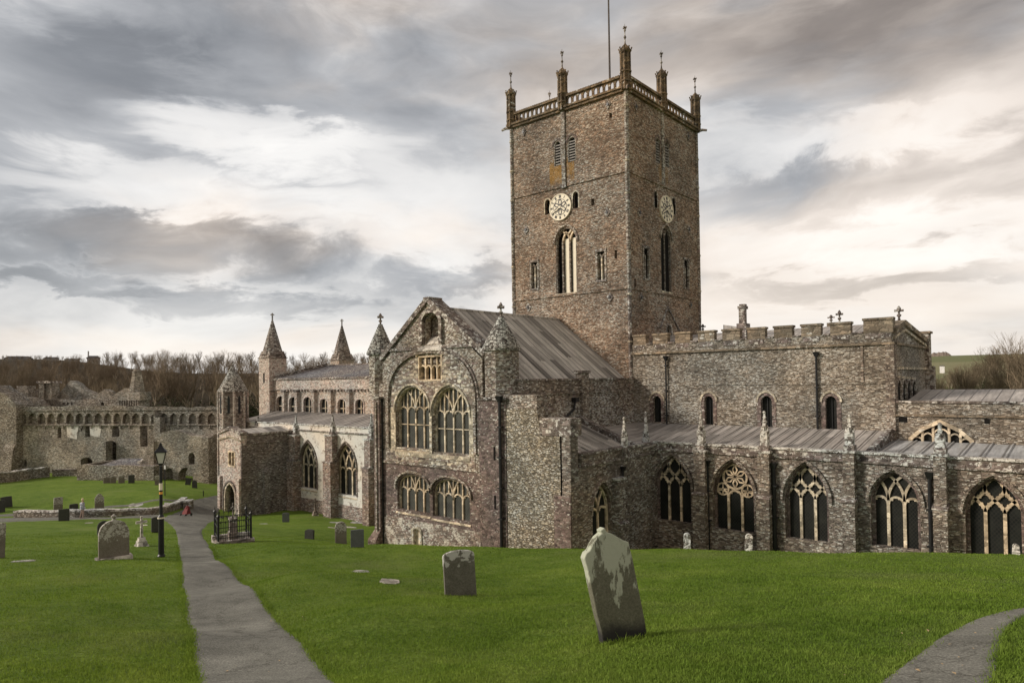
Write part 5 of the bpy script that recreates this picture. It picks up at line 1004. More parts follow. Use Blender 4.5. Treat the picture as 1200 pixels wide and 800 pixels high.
# small slate-roofed outbuilding before the ruin
OB = tag(empty('outbuilding', tuple(PFd(9).P(PF.px(130, 550)[0], -13))), 'low slate-roofed stone outbuilding with rooflights below the ruined palace', 'outbuilding')
f9 = PFd(9); r1 = rect(f9, 90, 180, 545.5, 562); b = MB(); zo0 = gh(*f9.P(r1[0], 0)[:2])-1
jt = jag(f9, [(90, 544.5), (120, 545), (150, 546), (180, 546)], .1); b.slab(f9, [(jt[0][0], zo0-1)]+jt+[(jt[-1][0], zo0-1)], [], 0, -.5, 'palaced'); b.ob(f9, r1[0], r1[0]+.5, zo0-1, r1[3], -.5, -6, 'palaced'); b.ob(f9, r1[1]-.5, r1[1], zo0-1, r1[3], -.5, -6, 'palaced'); b.build('wall', OB)
r2 = rect(f9, 108, 180, 538, 545); b = MB(); z_ = r1[3]-.2; b.sheet([f9.P(r2[0], z_, -.4), f9.P(r2[1], z_, -.4), f9.P(r2[1], z_+.55, -5), f9.P(r2[0], z_+.55, -5)], .15, 'slate'); b.build('roof', OB)
b = MB()
for k in range(3):
    u0 = f9.px(150.5+k*4.7, 542)[0]; u1 = f9.px(154.5+k*4.7, 542)[0]; b.hexa([f9.P(u0, z_+.3, -1.5), f9.P(u1, z_+.3, -1.5), f9.P(u1, z_+.9, -4), f9.P(u0, z_+.9, -4), f9.P(u0, z_+.55, -1.5), f9.P(u1, z_+.55, -1.5), f9.P(u1, z_+1.2, -4), f9.P(u0, z_+1.2, -4)], 'pale')
b.build('rooflight', OB)

# ------------------------------------------------------------------ walls on the lawn
def ribbon_wall(name, pts, th, hs, label, mt='lichen', body='palaced', step=.7, cat='wall'):
    P = [Vector((p[0], p[1])) for p in pts]; Q = []
    for a_, c_ in zip(P, P[1:]):
        k = max(1, int((c_-a_).length/step))
        for i in range(k): Q.append(a_.lerp(c_, i/k))
    Q.append(P[-1]); b = MB(); n = len(Q); L = []
    for i, p in enumerate(Q):
        d = (Q[min(i+1, n-1)]-Q[max(i-1, 0)]).normalized(); nr = Vector((-d.y, d.x))*th/2; z = gh(p.x, p.y); h = hs(i/(n-1)) if callable(hs) else hs; h *= random.uniform(.93, 1.07)
        L.append((p+nr, p-nr, z-.4, z+h))
    for (a0, a1, zb_, zt_), (c0, c1, yb2, yt2) in zip(L, L[1:]):
        b.hexa([(a0.x, a0.y, zb_), (a1.x, a1.y, zb_), (c1.x, c1.y, yb2), (c0.x, c0.y, yb2), (a0.x, a0.y, zt_-.14), (a1.x, a1.y, zt_-.14), (c1.x, c1.y, yt2-.14), (c0.x, c0.y, yt2-.14)], body)
        e = 1.18; m0, m1 = (a0+a1)/2, (c0+c1)/2; A0, A1, C0, C1 = m0+(a0-m0)*e, m0+(a1-m0)*e, m1+(c0-m1)*e, m1+(c1-m1)*e
        b.hexa([(A0.x, A0.y, zt_-.14), (A1.x, A1.y, zt_-.14), (C1.x, C1.y, yt2-.14), (C0.x, C0.y, yt2-.14), (A0.x, A0.y, zt_), (A1.x, A1.y, zt_), (C1.x, C1.y, yt2), (C0.x, C0.y, yt2)], mt)
    o = b.build(name); tag(o, label, cat); return o
ribbon_wall('low_wall', gpl([(19, 606), (45, 606.3), (90, 606), (140, 604.6), (175, 603), (193, 600.5), (206, 596.5), (213, 592)]), .5, .62, 'low curved drystone wall with pale coping between lawn and path', 'white_lichen')
ribbon_wall('low_wall', gpl([(218.5, 596.5), (223, 594.5)]), .6, .85, 'short stone wall stub beside the red pushchair', 'white_lichen')
ribbon_wall('low_wall', gpl([(211, 592.5), (216, 589)]), .5, .55, 'rough stone gate pier ending the low curved wall', 'white_lichen')
ribbon_wall('boundary_wall', gpl([(-70, 572), (-20, 567), (15, 564), (35, 561), (56, 558.5)]), .6, lambda t: 1.3, 'stone boundary wall with white coping climbing left below the ruin', 'white_lichen')
ribbon_wall('boundary_wall', gpl([(62, 558), (75, 557.5), (92, 557.5)]), .6, 1.0, 'lower dark boundary wall just left of the outbuilding', 'lichen')

# ------------------------------------------------------------------ gravestones
def stone_top(shape, w_, h):
    hw = w_/2
    if shape == 'flat': return [(-hw, -.4), (hw, -.4), (hw, h*.98), (hw*.3, h), (-hw*.4, h*.99), (-hw, h*.975)]
    if shape == 'seg': return [(-hw, -.4), (hw, -.4)]+[(hw*math.cos(t), h*.9+h*.1*math.sin(t)) for t in [math.pi*i/8 for i in range(9)]]
    if shape == 'round': return [(-hw, -.4), (hw, -.4)]+[(hw*math.cos(t), h-hw+hw*math.sin(t)) for t in [math.pi*i/12 for i in range(13)]]
    if shape == 'point': return [(-hw, -.4), (hw, -.4), (hw, h*.72), (hw*.8, h*.8), (hw*.5, h*.92), (0, h), (-hw*.5, h*.92), (-hw*.8, h*.8), (-hw, h*.72)]
    if shape == 'shoulder': return [(-hw*.98, -.4), (hw*.98, -.4), (hw, h*.80), (hw*.82, h*.84), (hw*.80, h*.88), (hw*.45, h*.95), (hw*.16, h*.965), (hw*.1, h*1.01), (-hw*.06, h), (-hw*.12, h*.965), (-hw*.45, h*.95), (-hw*.72, h*.88), (-hw*.78, h*.82), (-hw, h*.79)]
    if shape == 'broken':
        P = [(705, 765), (757, 760), (757, 743.8), (755, 727.5), (751.5, 700), (747.5, 675), (745, 656), (742.5, 642.5), (741, 637.5), (735, 635), (731, 631.5), (726, 629.5), (720, 626), (715, 623.8), (712.5, 618), (707.5, 621), (708.8, 624.5), (703, 629), (700, 632.5), (696.5, 637), (693.8, 643.8), (689, 646.5), (686, 651), (688, 658), (690, 665), (693, 684), (695, 698), (697.5, 712.5), (701.5, 733)]
        return [((x-731)*w_/52, (748-y)*h/128) for x, y in P]
    if shape == 'taper': return [(-hw, -.4), (hw, -.4), (hw*.62, h*.93), (hw*.2, h), (-hw*.35, h), (-hw*.6, h*.92)]
    return [(-hw, -.4), (hw, -.4), (hw, h), (-hw, h)]
NEAR = []
def gravestone(px, py, wpx, hpx, shape, m, label, th=.1, tilt=0, lean=0, turn=0, depth=None, base=None, hidden=False):
    if depth: p = ray(px, py)*depth
    else: p = gp(px, py)
    dep = p.dot(CF); W = wpx*dep/FPX; H = hpx*dep/FPX
    face = math.atan2(-p.x, -p.y)     # faces the viewer, then turned
    o = empty('gravestone', p) if base else None
    b = MB(); fr = Fr((0, 0, 0), (1, 0, 0), (0, -1, 0)); out = stone_top(shape, W, H)
    r_ = random.Random(int(px*7+py)); out = [(x+r_.uniform(-.008, .008)*W, z+(r_.uniform(-.006, .006)*H if z > 0 else 0)) for x, z in out]
    b.slab(fr, out, [], th/2, -th/2, m)
    g = b.build('headstone' if base else 'gravestone', o, local=True); bev = g.modifiers.new('bevel', 'BEVEL'); bev.width = min(.012, th*.15); bev.segments = 2
    if base:
        b = MB(); b.box(-W*.6, W*.6, -.22, .22, -.3, .10, base); b.build('plinth', o, local=True)
        if 'finial' in label: b = MB(); b.lathe(0, 0, [(.07, H-.02), (.05, H+.05), (.09, H+.12), (.01, H+.2)], 8, m); b.build('finial', o, local=True)
        top_ = o
    else: top_ = g; g.location = p
    top_.rotation_euler = (R(lean), R(tilt), -face+math.pi+R(turn)) if 0 else (0, 0, 0)
    ux = Vector((-p.y, p.x, 0)).normalized()*-1      # image right at that place
    rz = math.atan2(ux.y, ux.x)
    top_.rotation_euler = (R(lean), R(tilt), rz+R(turn))
    if math.hypot(p.x, p.y) < 45 and not depth: NEAR.append((p.x, p.y, W, rz+R(turn)))
    tag(top_, label, 'gravestone'); return top_
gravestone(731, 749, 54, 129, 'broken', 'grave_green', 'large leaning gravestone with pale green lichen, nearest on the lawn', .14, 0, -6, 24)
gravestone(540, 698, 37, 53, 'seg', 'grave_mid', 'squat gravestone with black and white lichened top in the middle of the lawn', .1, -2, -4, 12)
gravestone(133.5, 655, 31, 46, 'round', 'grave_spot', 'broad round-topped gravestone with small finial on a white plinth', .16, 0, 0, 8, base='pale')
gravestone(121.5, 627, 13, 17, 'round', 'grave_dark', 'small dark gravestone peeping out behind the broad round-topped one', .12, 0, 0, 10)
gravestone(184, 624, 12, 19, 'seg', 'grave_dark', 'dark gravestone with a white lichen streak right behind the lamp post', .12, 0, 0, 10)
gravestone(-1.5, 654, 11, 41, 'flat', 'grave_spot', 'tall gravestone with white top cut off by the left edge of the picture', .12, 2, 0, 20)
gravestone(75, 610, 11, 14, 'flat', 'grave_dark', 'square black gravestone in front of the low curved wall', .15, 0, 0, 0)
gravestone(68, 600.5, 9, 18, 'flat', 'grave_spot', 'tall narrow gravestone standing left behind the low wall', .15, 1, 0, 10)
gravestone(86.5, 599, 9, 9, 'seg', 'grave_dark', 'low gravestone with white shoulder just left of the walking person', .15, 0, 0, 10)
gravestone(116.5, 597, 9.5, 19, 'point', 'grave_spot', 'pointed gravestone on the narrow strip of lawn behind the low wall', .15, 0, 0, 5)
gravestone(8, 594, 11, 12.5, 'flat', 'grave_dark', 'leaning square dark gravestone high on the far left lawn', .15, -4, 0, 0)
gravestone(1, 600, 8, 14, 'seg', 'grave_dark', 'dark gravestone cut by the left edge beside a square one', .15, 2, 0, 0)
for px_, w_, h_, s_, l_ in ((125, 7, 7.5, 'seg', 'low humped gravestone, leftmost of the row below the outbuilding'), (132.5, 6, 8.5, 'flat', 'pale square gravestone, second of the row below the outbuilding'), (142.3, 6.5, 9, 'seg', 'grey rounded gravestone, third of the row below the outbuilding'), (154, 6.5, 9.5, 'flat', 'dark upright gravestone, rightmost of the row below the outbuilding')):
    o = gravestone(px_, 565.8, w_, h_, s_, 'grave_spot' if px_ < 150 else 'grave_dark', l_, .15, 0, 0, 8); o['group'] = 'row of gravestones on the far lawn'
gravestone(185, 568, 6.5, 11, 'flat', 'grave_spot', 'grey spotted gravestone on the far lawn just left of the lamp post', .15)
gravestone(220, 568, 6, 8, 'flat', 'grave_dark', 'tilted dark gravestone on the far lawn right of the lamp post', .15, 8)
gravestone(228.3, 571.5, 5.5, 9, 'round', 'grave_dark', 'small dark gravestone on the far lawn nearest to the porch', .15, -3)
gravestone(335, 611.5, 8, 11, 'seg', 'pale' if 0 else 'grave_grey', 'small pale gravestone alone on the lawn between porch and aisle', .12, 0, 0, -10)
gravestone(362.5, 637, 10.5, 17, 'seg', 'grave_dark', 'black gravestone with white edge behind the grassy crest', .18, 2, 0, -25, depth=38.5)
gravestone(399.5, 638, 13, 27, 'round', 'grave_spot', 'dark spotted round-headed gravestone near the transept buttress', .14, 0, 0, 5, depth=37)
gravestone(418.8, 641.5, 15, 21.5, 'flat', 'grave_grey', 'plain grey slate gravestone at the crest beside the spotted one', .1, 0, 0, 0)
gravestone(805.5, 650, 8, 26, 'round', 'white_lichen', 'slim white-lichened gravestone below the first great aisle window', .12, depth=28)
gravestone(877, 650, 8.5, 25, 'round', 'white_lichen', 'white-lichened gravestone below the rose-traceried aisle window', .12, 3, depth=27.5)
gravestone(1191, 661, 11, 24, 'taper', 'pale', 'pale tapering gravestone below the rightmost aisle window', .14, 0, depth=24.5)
# crosses
def cross(px, py, hpx, label, m, arms=.17, col_='cross_monument', pl=None):
    p = gp(px, py)
    if pl: q_ = Sf(pl).px(px, py); p = Vector((q_[0], pl, q_[1]))
    H = hpx*p.dot(CF)/FPX; o = empty(col_, p); rz = math.atan2(-p.x, p.y)*1.0; ux = Vector((p.y, -p.x, 0)); o.rotation_euler = (0, 0, math.atan2(ux.y, ux.x)+R(15))
    b = MB()
    for k, (s_, z0, z1) in enumerate(((.32, -.2, .05), (.24, .05, .18), (.17, .18, .29))): b.hexa([(-s_*H*.62, -s_*H*.62, z0*H), (s_*H*.62, -s_*H*.62, z0*H), (s_*H*.62, s_*H*.62, z0*H), (-s_*H*.62, s_*H*.62, z0*H)]+[(x*s_*H*.55, y*s_*H*.55, z1*H) for x, y in ((-1, -1), (1, -1), (1, 1), (-1, 1))], m)
    b.build('stepped_base', o, local=True); b = MB(); t = .04*H; b.hexa([(-t, -t, .29*H), (t, -t, .29*H), (t, t, .29*H), (-t, t, .29*H), (-t*.8, -t*.8, H), (t*.8, -t*.8, H), (t*.8, t*.8, H), (-t*.8, t*.8, H)], m)
    b.box(-arms*H, arms*H, -t*.75, t*.75, .76*H, .84*H, m); b.build('cross', o, local=True); tag(o, label, 'cross monument'); return o
cross(166, 639.5, 35, 'weathered stone cross on stepped base left of the lamp post', 'pale')
cross(369.5, 604.5, 21, 'small dark churchyard cross standing against the nave plinth', 'spire', pl=38.3)
cross(304.5, 0, 0, '', 'pale') if 0 else None
def ledger(px, py, wpx, label, ln=1.6, w_=.75, m='pale', turn=0):
    p = gp(px, py); o = MB(); W = wpx*p.dot(CF)/FPX
    r_ = random.Random(int(px)); out = [(-W/2, -w_*.3), (-W*.2, -w_*.55), (W*.3, -w_*.5), (W/2, -w_*.2), (W*.46, w_*.4), (W*.05, w_*.55), (-W*.38, w_*.42)]
    out = [(x+r_.uniform(-.05, .05)*W, y+r_.uniform(-.05, .05)) for x, y in out]; c = []
    ux = Vector((p.y, -p.x, 0)).normalized(); uy = Vector((p.x, p.y, 0)).normalized()
    for x, y in out: q_ = p+ux*x+uy*y; c.append((x, y, gh(q_.x, q_.y)-p.z+.015))
    o.sheet([(x, y, z) for x, y, z in c], .22, m); g = o.build('ledger_stone', local=True); g.location = p; g.rotation_euler = (0, 0, math.atan2(ux.y, ux.x)); tag(g, label, 'grave slab'); return g
for px_, py_, w_, wd, l_ in ((28, 657, 24, .6, 'flat pale grave slab in the grass at the far left'), (104, 612.5, 9, .6, 'tiny white slab in the grass right of the person'), (155, 592, 8, 1.2, 'left flat slab on the strip of lawn behind the low wall'), (163, 591.3, 9, 1.2, 'right flat slab on the strip of lawn behind the low wall'), (197, 590.5, 9, 1.0, 'flat slab near the tip of the lawn strip by the lamp'), (170, 615, 6, .7, 'small flat slab between the stone cross and lamp post'),
                            (423, 669.5, 20, .8, 'flat lichened slab sunk in the grass, farther of the sunken pair'), (456, 681, 23, .85, 'flat lichened slab sunk in the grass, nearer of the sunken pair'), (309, 613.5, 9, .7, 'lone flat slab on the lawn before the porch wall'), (393, 612, 14, .8, 'thin pale ledger near the aisle buttress'), (420, 612, 18, 1.0, 'long pale ledger close to the transept buttress'), (389, 618, 10, .8, 'small ledger behind the spotted gravestone'), (410, 617.5, 16, .9, 'wide pale ledger between spotted gravestone and transept')):
    ledger(px_, py_, w_, l_, w_=wd)

# ------------------------------------------------------------------ railed tomb
p = gp(256, 637); RT = tag(empty('railed_tomb', p), 'small monument inside black spiked iron railings beside the path', 'tomb enclosure')
dep = p.dot(CF); sc_ = dep/FPX; ux = Vector((p.y, -p.x, 0)).normalized(); uy = Vector((p.x, p.y, 0)).normalized(); Wd = 36*sc_; Hh = 29*sc_; Dp = 1.5
RT.rotation_euler = (0, 0, math.atan2(ux.y, ux.x)+R(6))
zg = 0.0
b = MB(); b.box(-.15, Wd+.15, -.15, .2, -.9, .1, 'spire'); b.box(-.15, Wd+.15, Dp-.2, Dp+.15, -1.6, .12, 'pale'); b.box(-.15, .1, .2, Dp-.2, -1.5, -.05, 'lichen'); b.box(Wd-.1, Wd+.15, .2, Dp-.2, -1.5, -.05, 'lichen'); b.build('kerb', RT, local=True)
b = MB(); b.box(Wd*.36, Wd*.66, .45, 1.1, -.9, .35, 'spire'); b.box(Wd*.40, Wd*.62, .55, 1.0, .35, .95, 'spire'); b.box(Wd*.38, Wd*.64, .5, 1.05, .95, 1.05, 'lichen'); b.box(Wd*.49, Wd*.53, .7, .8, 1.05, 1.75, 'spire'); b.box(Wd*.45, Wd*.57, .7, .8, 1.45, 1.55, 'spire'); b.build('monument', RT, local=True)
b = MB(); tp_ = Hh
def rail(x0, y0, x1, y1, n):
    for i in range(n+1):
        x = x0+(x1-x0)*i/n; y = y0+(y1-y0)*i/n; h = tp_ if i % 2 == 0 else tp_*.8; b.tube([(x, y, .05), (x, y, h)], .010, 'iron', 4); b.lathe(x, y, [(.01, h-.02), (.028, h+.04), (.002, h+.14)], 4, 'iron')
    for z_ in (.25, tp_*.62, tp_*.86): b.tube([(x0, y0, z_), (x1, y1, z_)], .018, 'iron', 4)
rail(0, 0, Wd, 0, 14); rail(0, Dp, Wd, Dp, 14); rail(0, 0, 0, Dp, 5); rail(Wd, 0, Wd, Dp, 5)
for x, y in ((0, 0), (Wd, 0), (0, Dp), (Wd, Dp)): b.ngon(x, y, -.4, tp_+.05, .05, .05, 6, 'iron'); b.lathe(x, y, [(.08, tp_+.05), (.09, tp_+.12), (.03, tp_+.2), (.002, tp_+.4)], 6, 'iron')
b.build('railing', RT, local=True)

# ------------------------------------------------------------------ lamp post
p = gp(189, 652.5); sc_ = p.dot(CF)/FPX; H = 135*sc_
LP = tag(empty('street_lamp', p), 'black cast iron lamp post with glazed lantern beside the footpath', 'street lamp')
b = MB(); x = y = 0; b.lathe(0, 0, [(.14, -.3), (.14, .06), (.105, .12), (.10, 0.9), (.10, H*.33), (.12, H*.335), (.12, H*.35), (.062, H*.37), (.055, H*.6), (.05, H*.79)], 12, 'iron'); b.build('post', LP, local=True, smooth=False)
b = MB(); b.ngon(0, 0, H*.335, H*.347, .13, .13, 12, 'whitep'); b.build('white_band', LP, local=True)
b = MB(); b.ngon(0, 0, H*.545, H*.565, .064, .064, 12, simple('orange_tape', (.7, .32, .06))); b.build('orange_band', LP, local=True)
b = MB(); b.ngon(0, 0, H*.58, H*.64, .066, .066, 12, 'whitep'); b.build('notice', LP, local=True)
b = MB(); z0, z1, z2, zt_ = H*.795, H*.81, H*.91, H
b.ngon(0, 0, z0, z1, .07, .12, 4, 'iron', R(20))
for i in range(4):
    t = R(20+90*i); b.tube([(.12*math.cos(t), .12*math.sin(t), z1), (.25*math.cos(t), .25*math.sin(t), z2)], .016, 'iron', 4); t2 = t+R(90); b.tube([(.25*math.cos(t), .25*math.sin(t), z2), (.25*math.cos(t2), .25*math.sin(t2), z2)], .02, 'iron', 4); b.tube([(.12*math.cos(t), .12*math.sin(t), z1), (.12*math.cos(t2), .12*math.sin(t2), z1)], .015, 'iron', 4)
b.lathe(0, 0, [(.31, z2-.01), (.30, z2+.03), (.17, z2+.13), (.11, z2+.2), (.06, z2+.26), (.07, z2+.3), (.012, z2+.36), (.006, zt_)], 4, 'iron', R(20)); ln = b.build('lantern', LP, local=True)
gm, gn, gb = mat('frosted_glass', .3, .5); gb.inputs['Base Color'].default_value = (.62, .6, .55, 1)
b = MB(); b.ngon(0, 0, z1+.01, z2-.01, .112, .238, 4, gm, R(20)); b.build('glazing', ln, local=True)
# slim sign posts beyond
for px_, py_, h_, l_ in ((193.3, 580.5, 37, 'slim dark post with white notice just right of the lamp post'), (238.3, 581, 6, 'short dark bollard at the lawn edge left of the porch')):
    p = gp(px_, py_); H = h_*p.dot(CF)/FPX; o = empty('post', p); b = MB(); b.ngon(0, 0, -.3, H, .05, .05, 8, 'iron'); b.ngon(0, 0, H, H+.06, .07, .03, 8, 'iron'); b.build('shaft', o, local=True)
    if h_ > 20: b = MB(); b.box(-.03, .35, -.07, -.05, H-.5, H-.1, 'pale'); b.build('sign_plate', o, local=True)
    tag(o, l_, 'post')

# ------------------------------------------------------------------ person and pushchair
def person(px, py, H, rz, label, top_c, leg_c, hair_c):
    p = gp(px, py); o_ = empty('person', p, rz); s = H/1.75
    J = [(0, 0, .93), (0, .0, 1.12), (0, .02, 1.36), (0, .03, 1.5), (0, .04, 1.6), (0, .05, 1.70), (.1, 0, .9), (.11, .1, .5), (.11, .02, .09), (.11, .16, .04), (-.1, 0, .9), (-.11, -.06, .5), (-.11, -.2, .1), (-.11, -.06, .04), (.19, .02, 1.42), (.25, .02, 1.15), (.22, .2, .98), (.22, .27, .93), (-.19, .02, 1.42), (-.25, -.02, 1.15), (-.22, .17, .98), (-.22, .25, .93)]
    Ed = [(0, 1), (1, 2), (2, 3), (3, 4), (4, 5), (0, 6), (6, 7), (7, 8), (8, 9), (0, 10), (10, 11), (11, 12), (12, 13), (2, 14), (14, 15), (15, 16), (16, 17), (2, 18), (18, 19), (19, 20), (20, 21)]
    rad_ = [.16, .14, .15, .06, .085, .08, .1, .07, .045, .04, .1, .07, .045, .04, .07, .05, .035, .04, .07, .05, .035, .04]
    me = bpy.data.meshes.new('body'); me.from_pydata([(x*s, y*s, z*s) for x, y, z in J], Ed, []); bo = bpy.data.objects.new('body', me); col.objects.link(bo); bo.parent = o_
    sk = bo.modifiers.new('skin', 'SKIN'); 
    for v_, r_ in zip(me.skin_vertices[0].data if me.skin_vertices else [], rad_): v_.radius = (r_*s, r_*s)
    if not me.skin_vertices:
        bm = bmesh.new(); bm.from_mesh(me); ly = bm.verts.layers.skin.verify(); bm.verts.ensure_lookup_table()
        for i, r_ in enumerate(rad_): bm.verts[i][ly].radius = (r_*s, r_*s); bm.verts[i][ly].use_root = i == 0
        bm.to_mesh(me); bm.free()
    bo.modifiers.new('sub', 'SUBSURF').levels = 1; bo.modifiers['sub'].render_levels = 2
    m, n, b_ = mat('clothed_body', .8, .2); oc = n.new('ShaderNodeTexCoord').outputs['Object']; s2 = n.new('ShaderNodeSeparateXYZ'); n.l.new(oc, s2.inputs[0]); z = s2.outputs[2]
    ck = n.new('ShaderNodeTexChecker'); n.l.new(oc, ck.inputs[0]); ck.inputs['Scale'].default_value = 9; ck.inputs[1].default_value = (*top_c, 1); ck.inputs[2].default_value = (.25, .28, .38, 1)
    c = n.mix(n.m('GREATER_THAN', z, .82*s), leg_c, ck.outputs[0]); c = n.mix(n.m('GREATER_THAN', z, 1.47*s), c, (.5, .33, .25)); n.l.new(c, b_.inputs['Base Color']); me.materials.append(m)
    b = MB(); b.lathe(0, .03*s, [(.095*s, 1.6*s), (.11*s, 1.68*s), (.1*s, 1.76*s), (.05*s, 1.82*s)], 10, simple('pale_hat', hair_c)); b.build('hat', o_, local=True)
    b = MB(); b.lathe(0, 0, [(.17*s, .78*s), (.19*s, .95*s), (.17*s, 1.2*s), (.2*s, 1.38*s), (.12*s, 1.46*s)], 12, m); b.build('coat', o_, local=True)
    tag(o_, label, 'person')
person(96.5, 607.6, 1.62, R(-20), 'person in pale hat and checked coat walking past the low wall', (.55, .55, .58), (.35, .26, .22), (.62, .5, .3))
p = gp(218, 604.5); PCh = tag(empty('pushchair', p, R(15)), 'small red pushchair standing where the paths meet', 'pushchair'); red = simple('red_fabric', (.17, .03, .028), .8); H = 12*p.dot(CF)/FPX; PCh.scale = (.72, .72, 1)
b = MB(); b.hexa([(-.42, -.3, .2), (.42, -.3, .2), (.42, .35, .2), (-.42, .35, .2), (-.2, .1, H*.85), (.2, .1, H*.85), (.2, .3, H*.85), (-.2, .3, H*.85)], red); b.build('seat', PCh, local=True)
b = MB(); b.lathe(0, .2, [(.24, H*.72), (.22, H*.85), (.12, H*.97), (.02, H)], 10, red); b.build('canopy', PCh, local=True)
b = MB()
for sx in (-1, 1): b.tube([(sx*.4, -.45, .12), (sx*.3, .3, .6), (sx*.25, .55, H*.95)], .02, 'iron', 6)
b.tube([(-.25, .55, H*.95), (.25, .55, H*.95)], .025, 'iron', 6); b.build('frame', PCh, local=True)
for sx in (-1, 1):
    for yy in (-.42, .4): b = MB(); fr = Fr((sx*.42, yy, .13), (0, 1, 0), (1, 0, 0)); C = [(.13*math.cos(t), .13*math.sin(t)) for t in [i*math.pi/6 for i in range(12)]]; b.slab(fr, C, [], .03, -.03, 'iron'); b.build('wheel', PCh, local=True)

# ------------------------------------------------------------------ trees
def tree_mesh(seed, H, spread, levels=5, up=.35, bush=False):
    r_ = random.Random(seed); tv, tf, cv, cf_ = [], [], [], []
    def seg(p0, p1, r0, r1, big):
        V, F_ = (tv, tf) if big else (cv, cf_); n = 6 if big else 3; d = (p1-p0).normalized(); a_ = d.cross(Vector((0, 0, 1)) if abs(d.z) < .95 else Vector((1, 0, 0))).normalized(); c_ = d.cross(a_); b0 = len(V)
        for p_, rr in ((p0, r0), (p1, r1)):
            for k in range(n): V.append(tuple(p_+(a_*math.cos(2*math.pi*k/n)+c_*math.sin(2*math.pi*k/n))*rr))
        for k in range(n): F_.append((b0+k, b0+(k+1) % n, b0+n+(k+1) % n, b0+n+k))
    def rec(p, d, L, r0, lv):
        k = 3 if lv < 2 else 2; q_ = p; dd_ = d
        for i in range(k):
            dd_ = (dd_+Vector((r_.uniform(-1, 1), r_.uniform(-1, 1), r_.uniform(-.2, .8)))*.16).normalized(); nq = q_+dd_*(L/k); rr = r0*(1-.45*(i+1)/k); seg(q_, nq, r0*(1-.45*i/k), rr, lv < 2); q_ = nq
            if lv < levels and i < k-1 and lv > 0:
                sd = (dd_+Vector((r_.uniform(-1, 1), r_.uniform(-1, 1), r_.uniform(-.1, .6)))*.9).normalized(); rec(q_, sd, L*r_.uniform(.45, .65), rr*.6, lv+1)
        if lv < levels:
            nb = 5 if lv == 0 else 3
            for j in range(nb):
                sd = (dd_+Vector((r_.uniform(-1, 1), r_.uniform(-1, 1), r_.uniform(-.35, .5)+up))*spread).normalized(); rec(q_, sd, L*r_.uniform(.62, .85), r0*.56, lv+1)
    if bush:
        for j in range(7): rec(Vector((r_.uniform(-.6, .6), r_.uniform(-.6, .6), 0)), Vector((r_.uniform(-.6, .6), r_.uniform(-.6, .6), 1)).normalized(), H*.3, H*.008, 1)
    else: rec(Vector((0, 0, -.5)), Vector((r_.uniform(-.08, .08), r_.uniform(-.08, .08), 1)), H*.34, H*.02, 0)
    out = []
    zmax = max(v_[2] for v_ in cv); s = H/zmax
    for nm, V, F_, m_ in (('trunk', tv, tf, 'bark'), ('crown', cv, cf_, 'twig')):
        if not V: out.append(None); continue
        me = bpy.data.meshes.new(nm); me.from_pydata([(x*s, y*s, z*s) for x, y, z in V], [], F_); me.materials.append(M[m_]); out.append(me)
    return out
def place(name, meshes, loc, rz, sc_, label, cat, group):
    o = empty(name, loc, rz); o.scale = (sc_, sc_, sc_)
    for me in meshes:
        if me is None: continue
        c = bpy.data.objects.new(me.name.split('.')[0], me); col.objects.link(c); c.parent = o
    tag(o, label, cat, group); return o
TM = [tree_mesh(s, 11, sp_, lv_) for s, sp_, lv_ in ((1, .62, 5), (2, .75, 4), (3, .6, 4), (4, .5, 4), (5, .7, 5))]; BM = [tree_mesh(s, 6, .7, 5, bush=True) for s in (11, 12, 13)]
def polar_pt(px, d):
    r_ = ray(px, 440); a_ = math.atan2(r_.x, r_.y); return Vector((d*math.sin(a_), d*math.cos(a_), 0))
rt = random.Random(21); n = 0
for row, (d0, h0, h1, stp) in enumerate(((163, 7.5, 10, 27), (176, 8, 11, 22), (190, 8.5, 11.5, 17), (206, 8.5, 11.5, 15), (224, 8.5, 11, 13))):
    px_ = -50+rt.uniform(0, 10)
    while px_ < 480:
        d = d0+rt.uniform(-6, 6)-(0 if px_ < 160 else 8*(px_-160)/300); p = polar_pt(px_, d); p.z = gh(p.x, p.y)-.2; dep = p.dot(CF)
        # the skyline of the wood: lower on the left under the roofs, higher behind the nave
        sky_y = 417.5 if px_ < 100 else 418-(px_-100)*.13 if px_ < 140 else 414; sky_y += rt.uniform(0, 7)+(3 if px_>140 else 0)-(5 if 165 < px_ < 235 and rt.random() < .5 else 0)
        hz = 459-.0148*px_; sky_y += {0: 22, 1: 14, 2: 8, 3: 3, 4: 0}[row]*rt.uniform(.5, 1); topz = (hz-sky_y)/FPX*dep; h = min(max(topz-p.z, 3.0 if px_ < 150 else 5), 24)
        if px_ > 440 and rt.random() < .5: px_ += stp; continue
        place('bare_tree', TM[rt.randrange(5)], p, rt.uniform(0, 6.3), h/11*rt.uniform(.9, 1.04), 'bare brown winter tree in the wood behind the ruined palace', 'tree', 'bare trees of the wood behind the palace'); n += 1
        px_ += stp*rt.uniform(.75, 1.25)
px_ = -45
while px_ < 445:      # trees along the skyline, low before the houses
    p = polar_pt(px_, 250); p.z = gh(p.x, p.y)-.2; hz = 459-.0148*px_; h = (hz-(421.5+rt.uniform(0, 3) if px_ < 125 else 413.5+rt.uniform(-2, 6)))/FPX*p.dot(CF)-p.z
    place('bare_tree', TM[rt.randrange(5)], p, rt.uniform(0, 6.3), max(h, 2.2)/11*1.0, 'bare brown winter tree in the wood behind the ruined palace', 'tree', 'bare trees of the wood behind the palace'); px_ += rt.uniform(5, 8) if px_ < 125 else rt.uniform(6, 13)
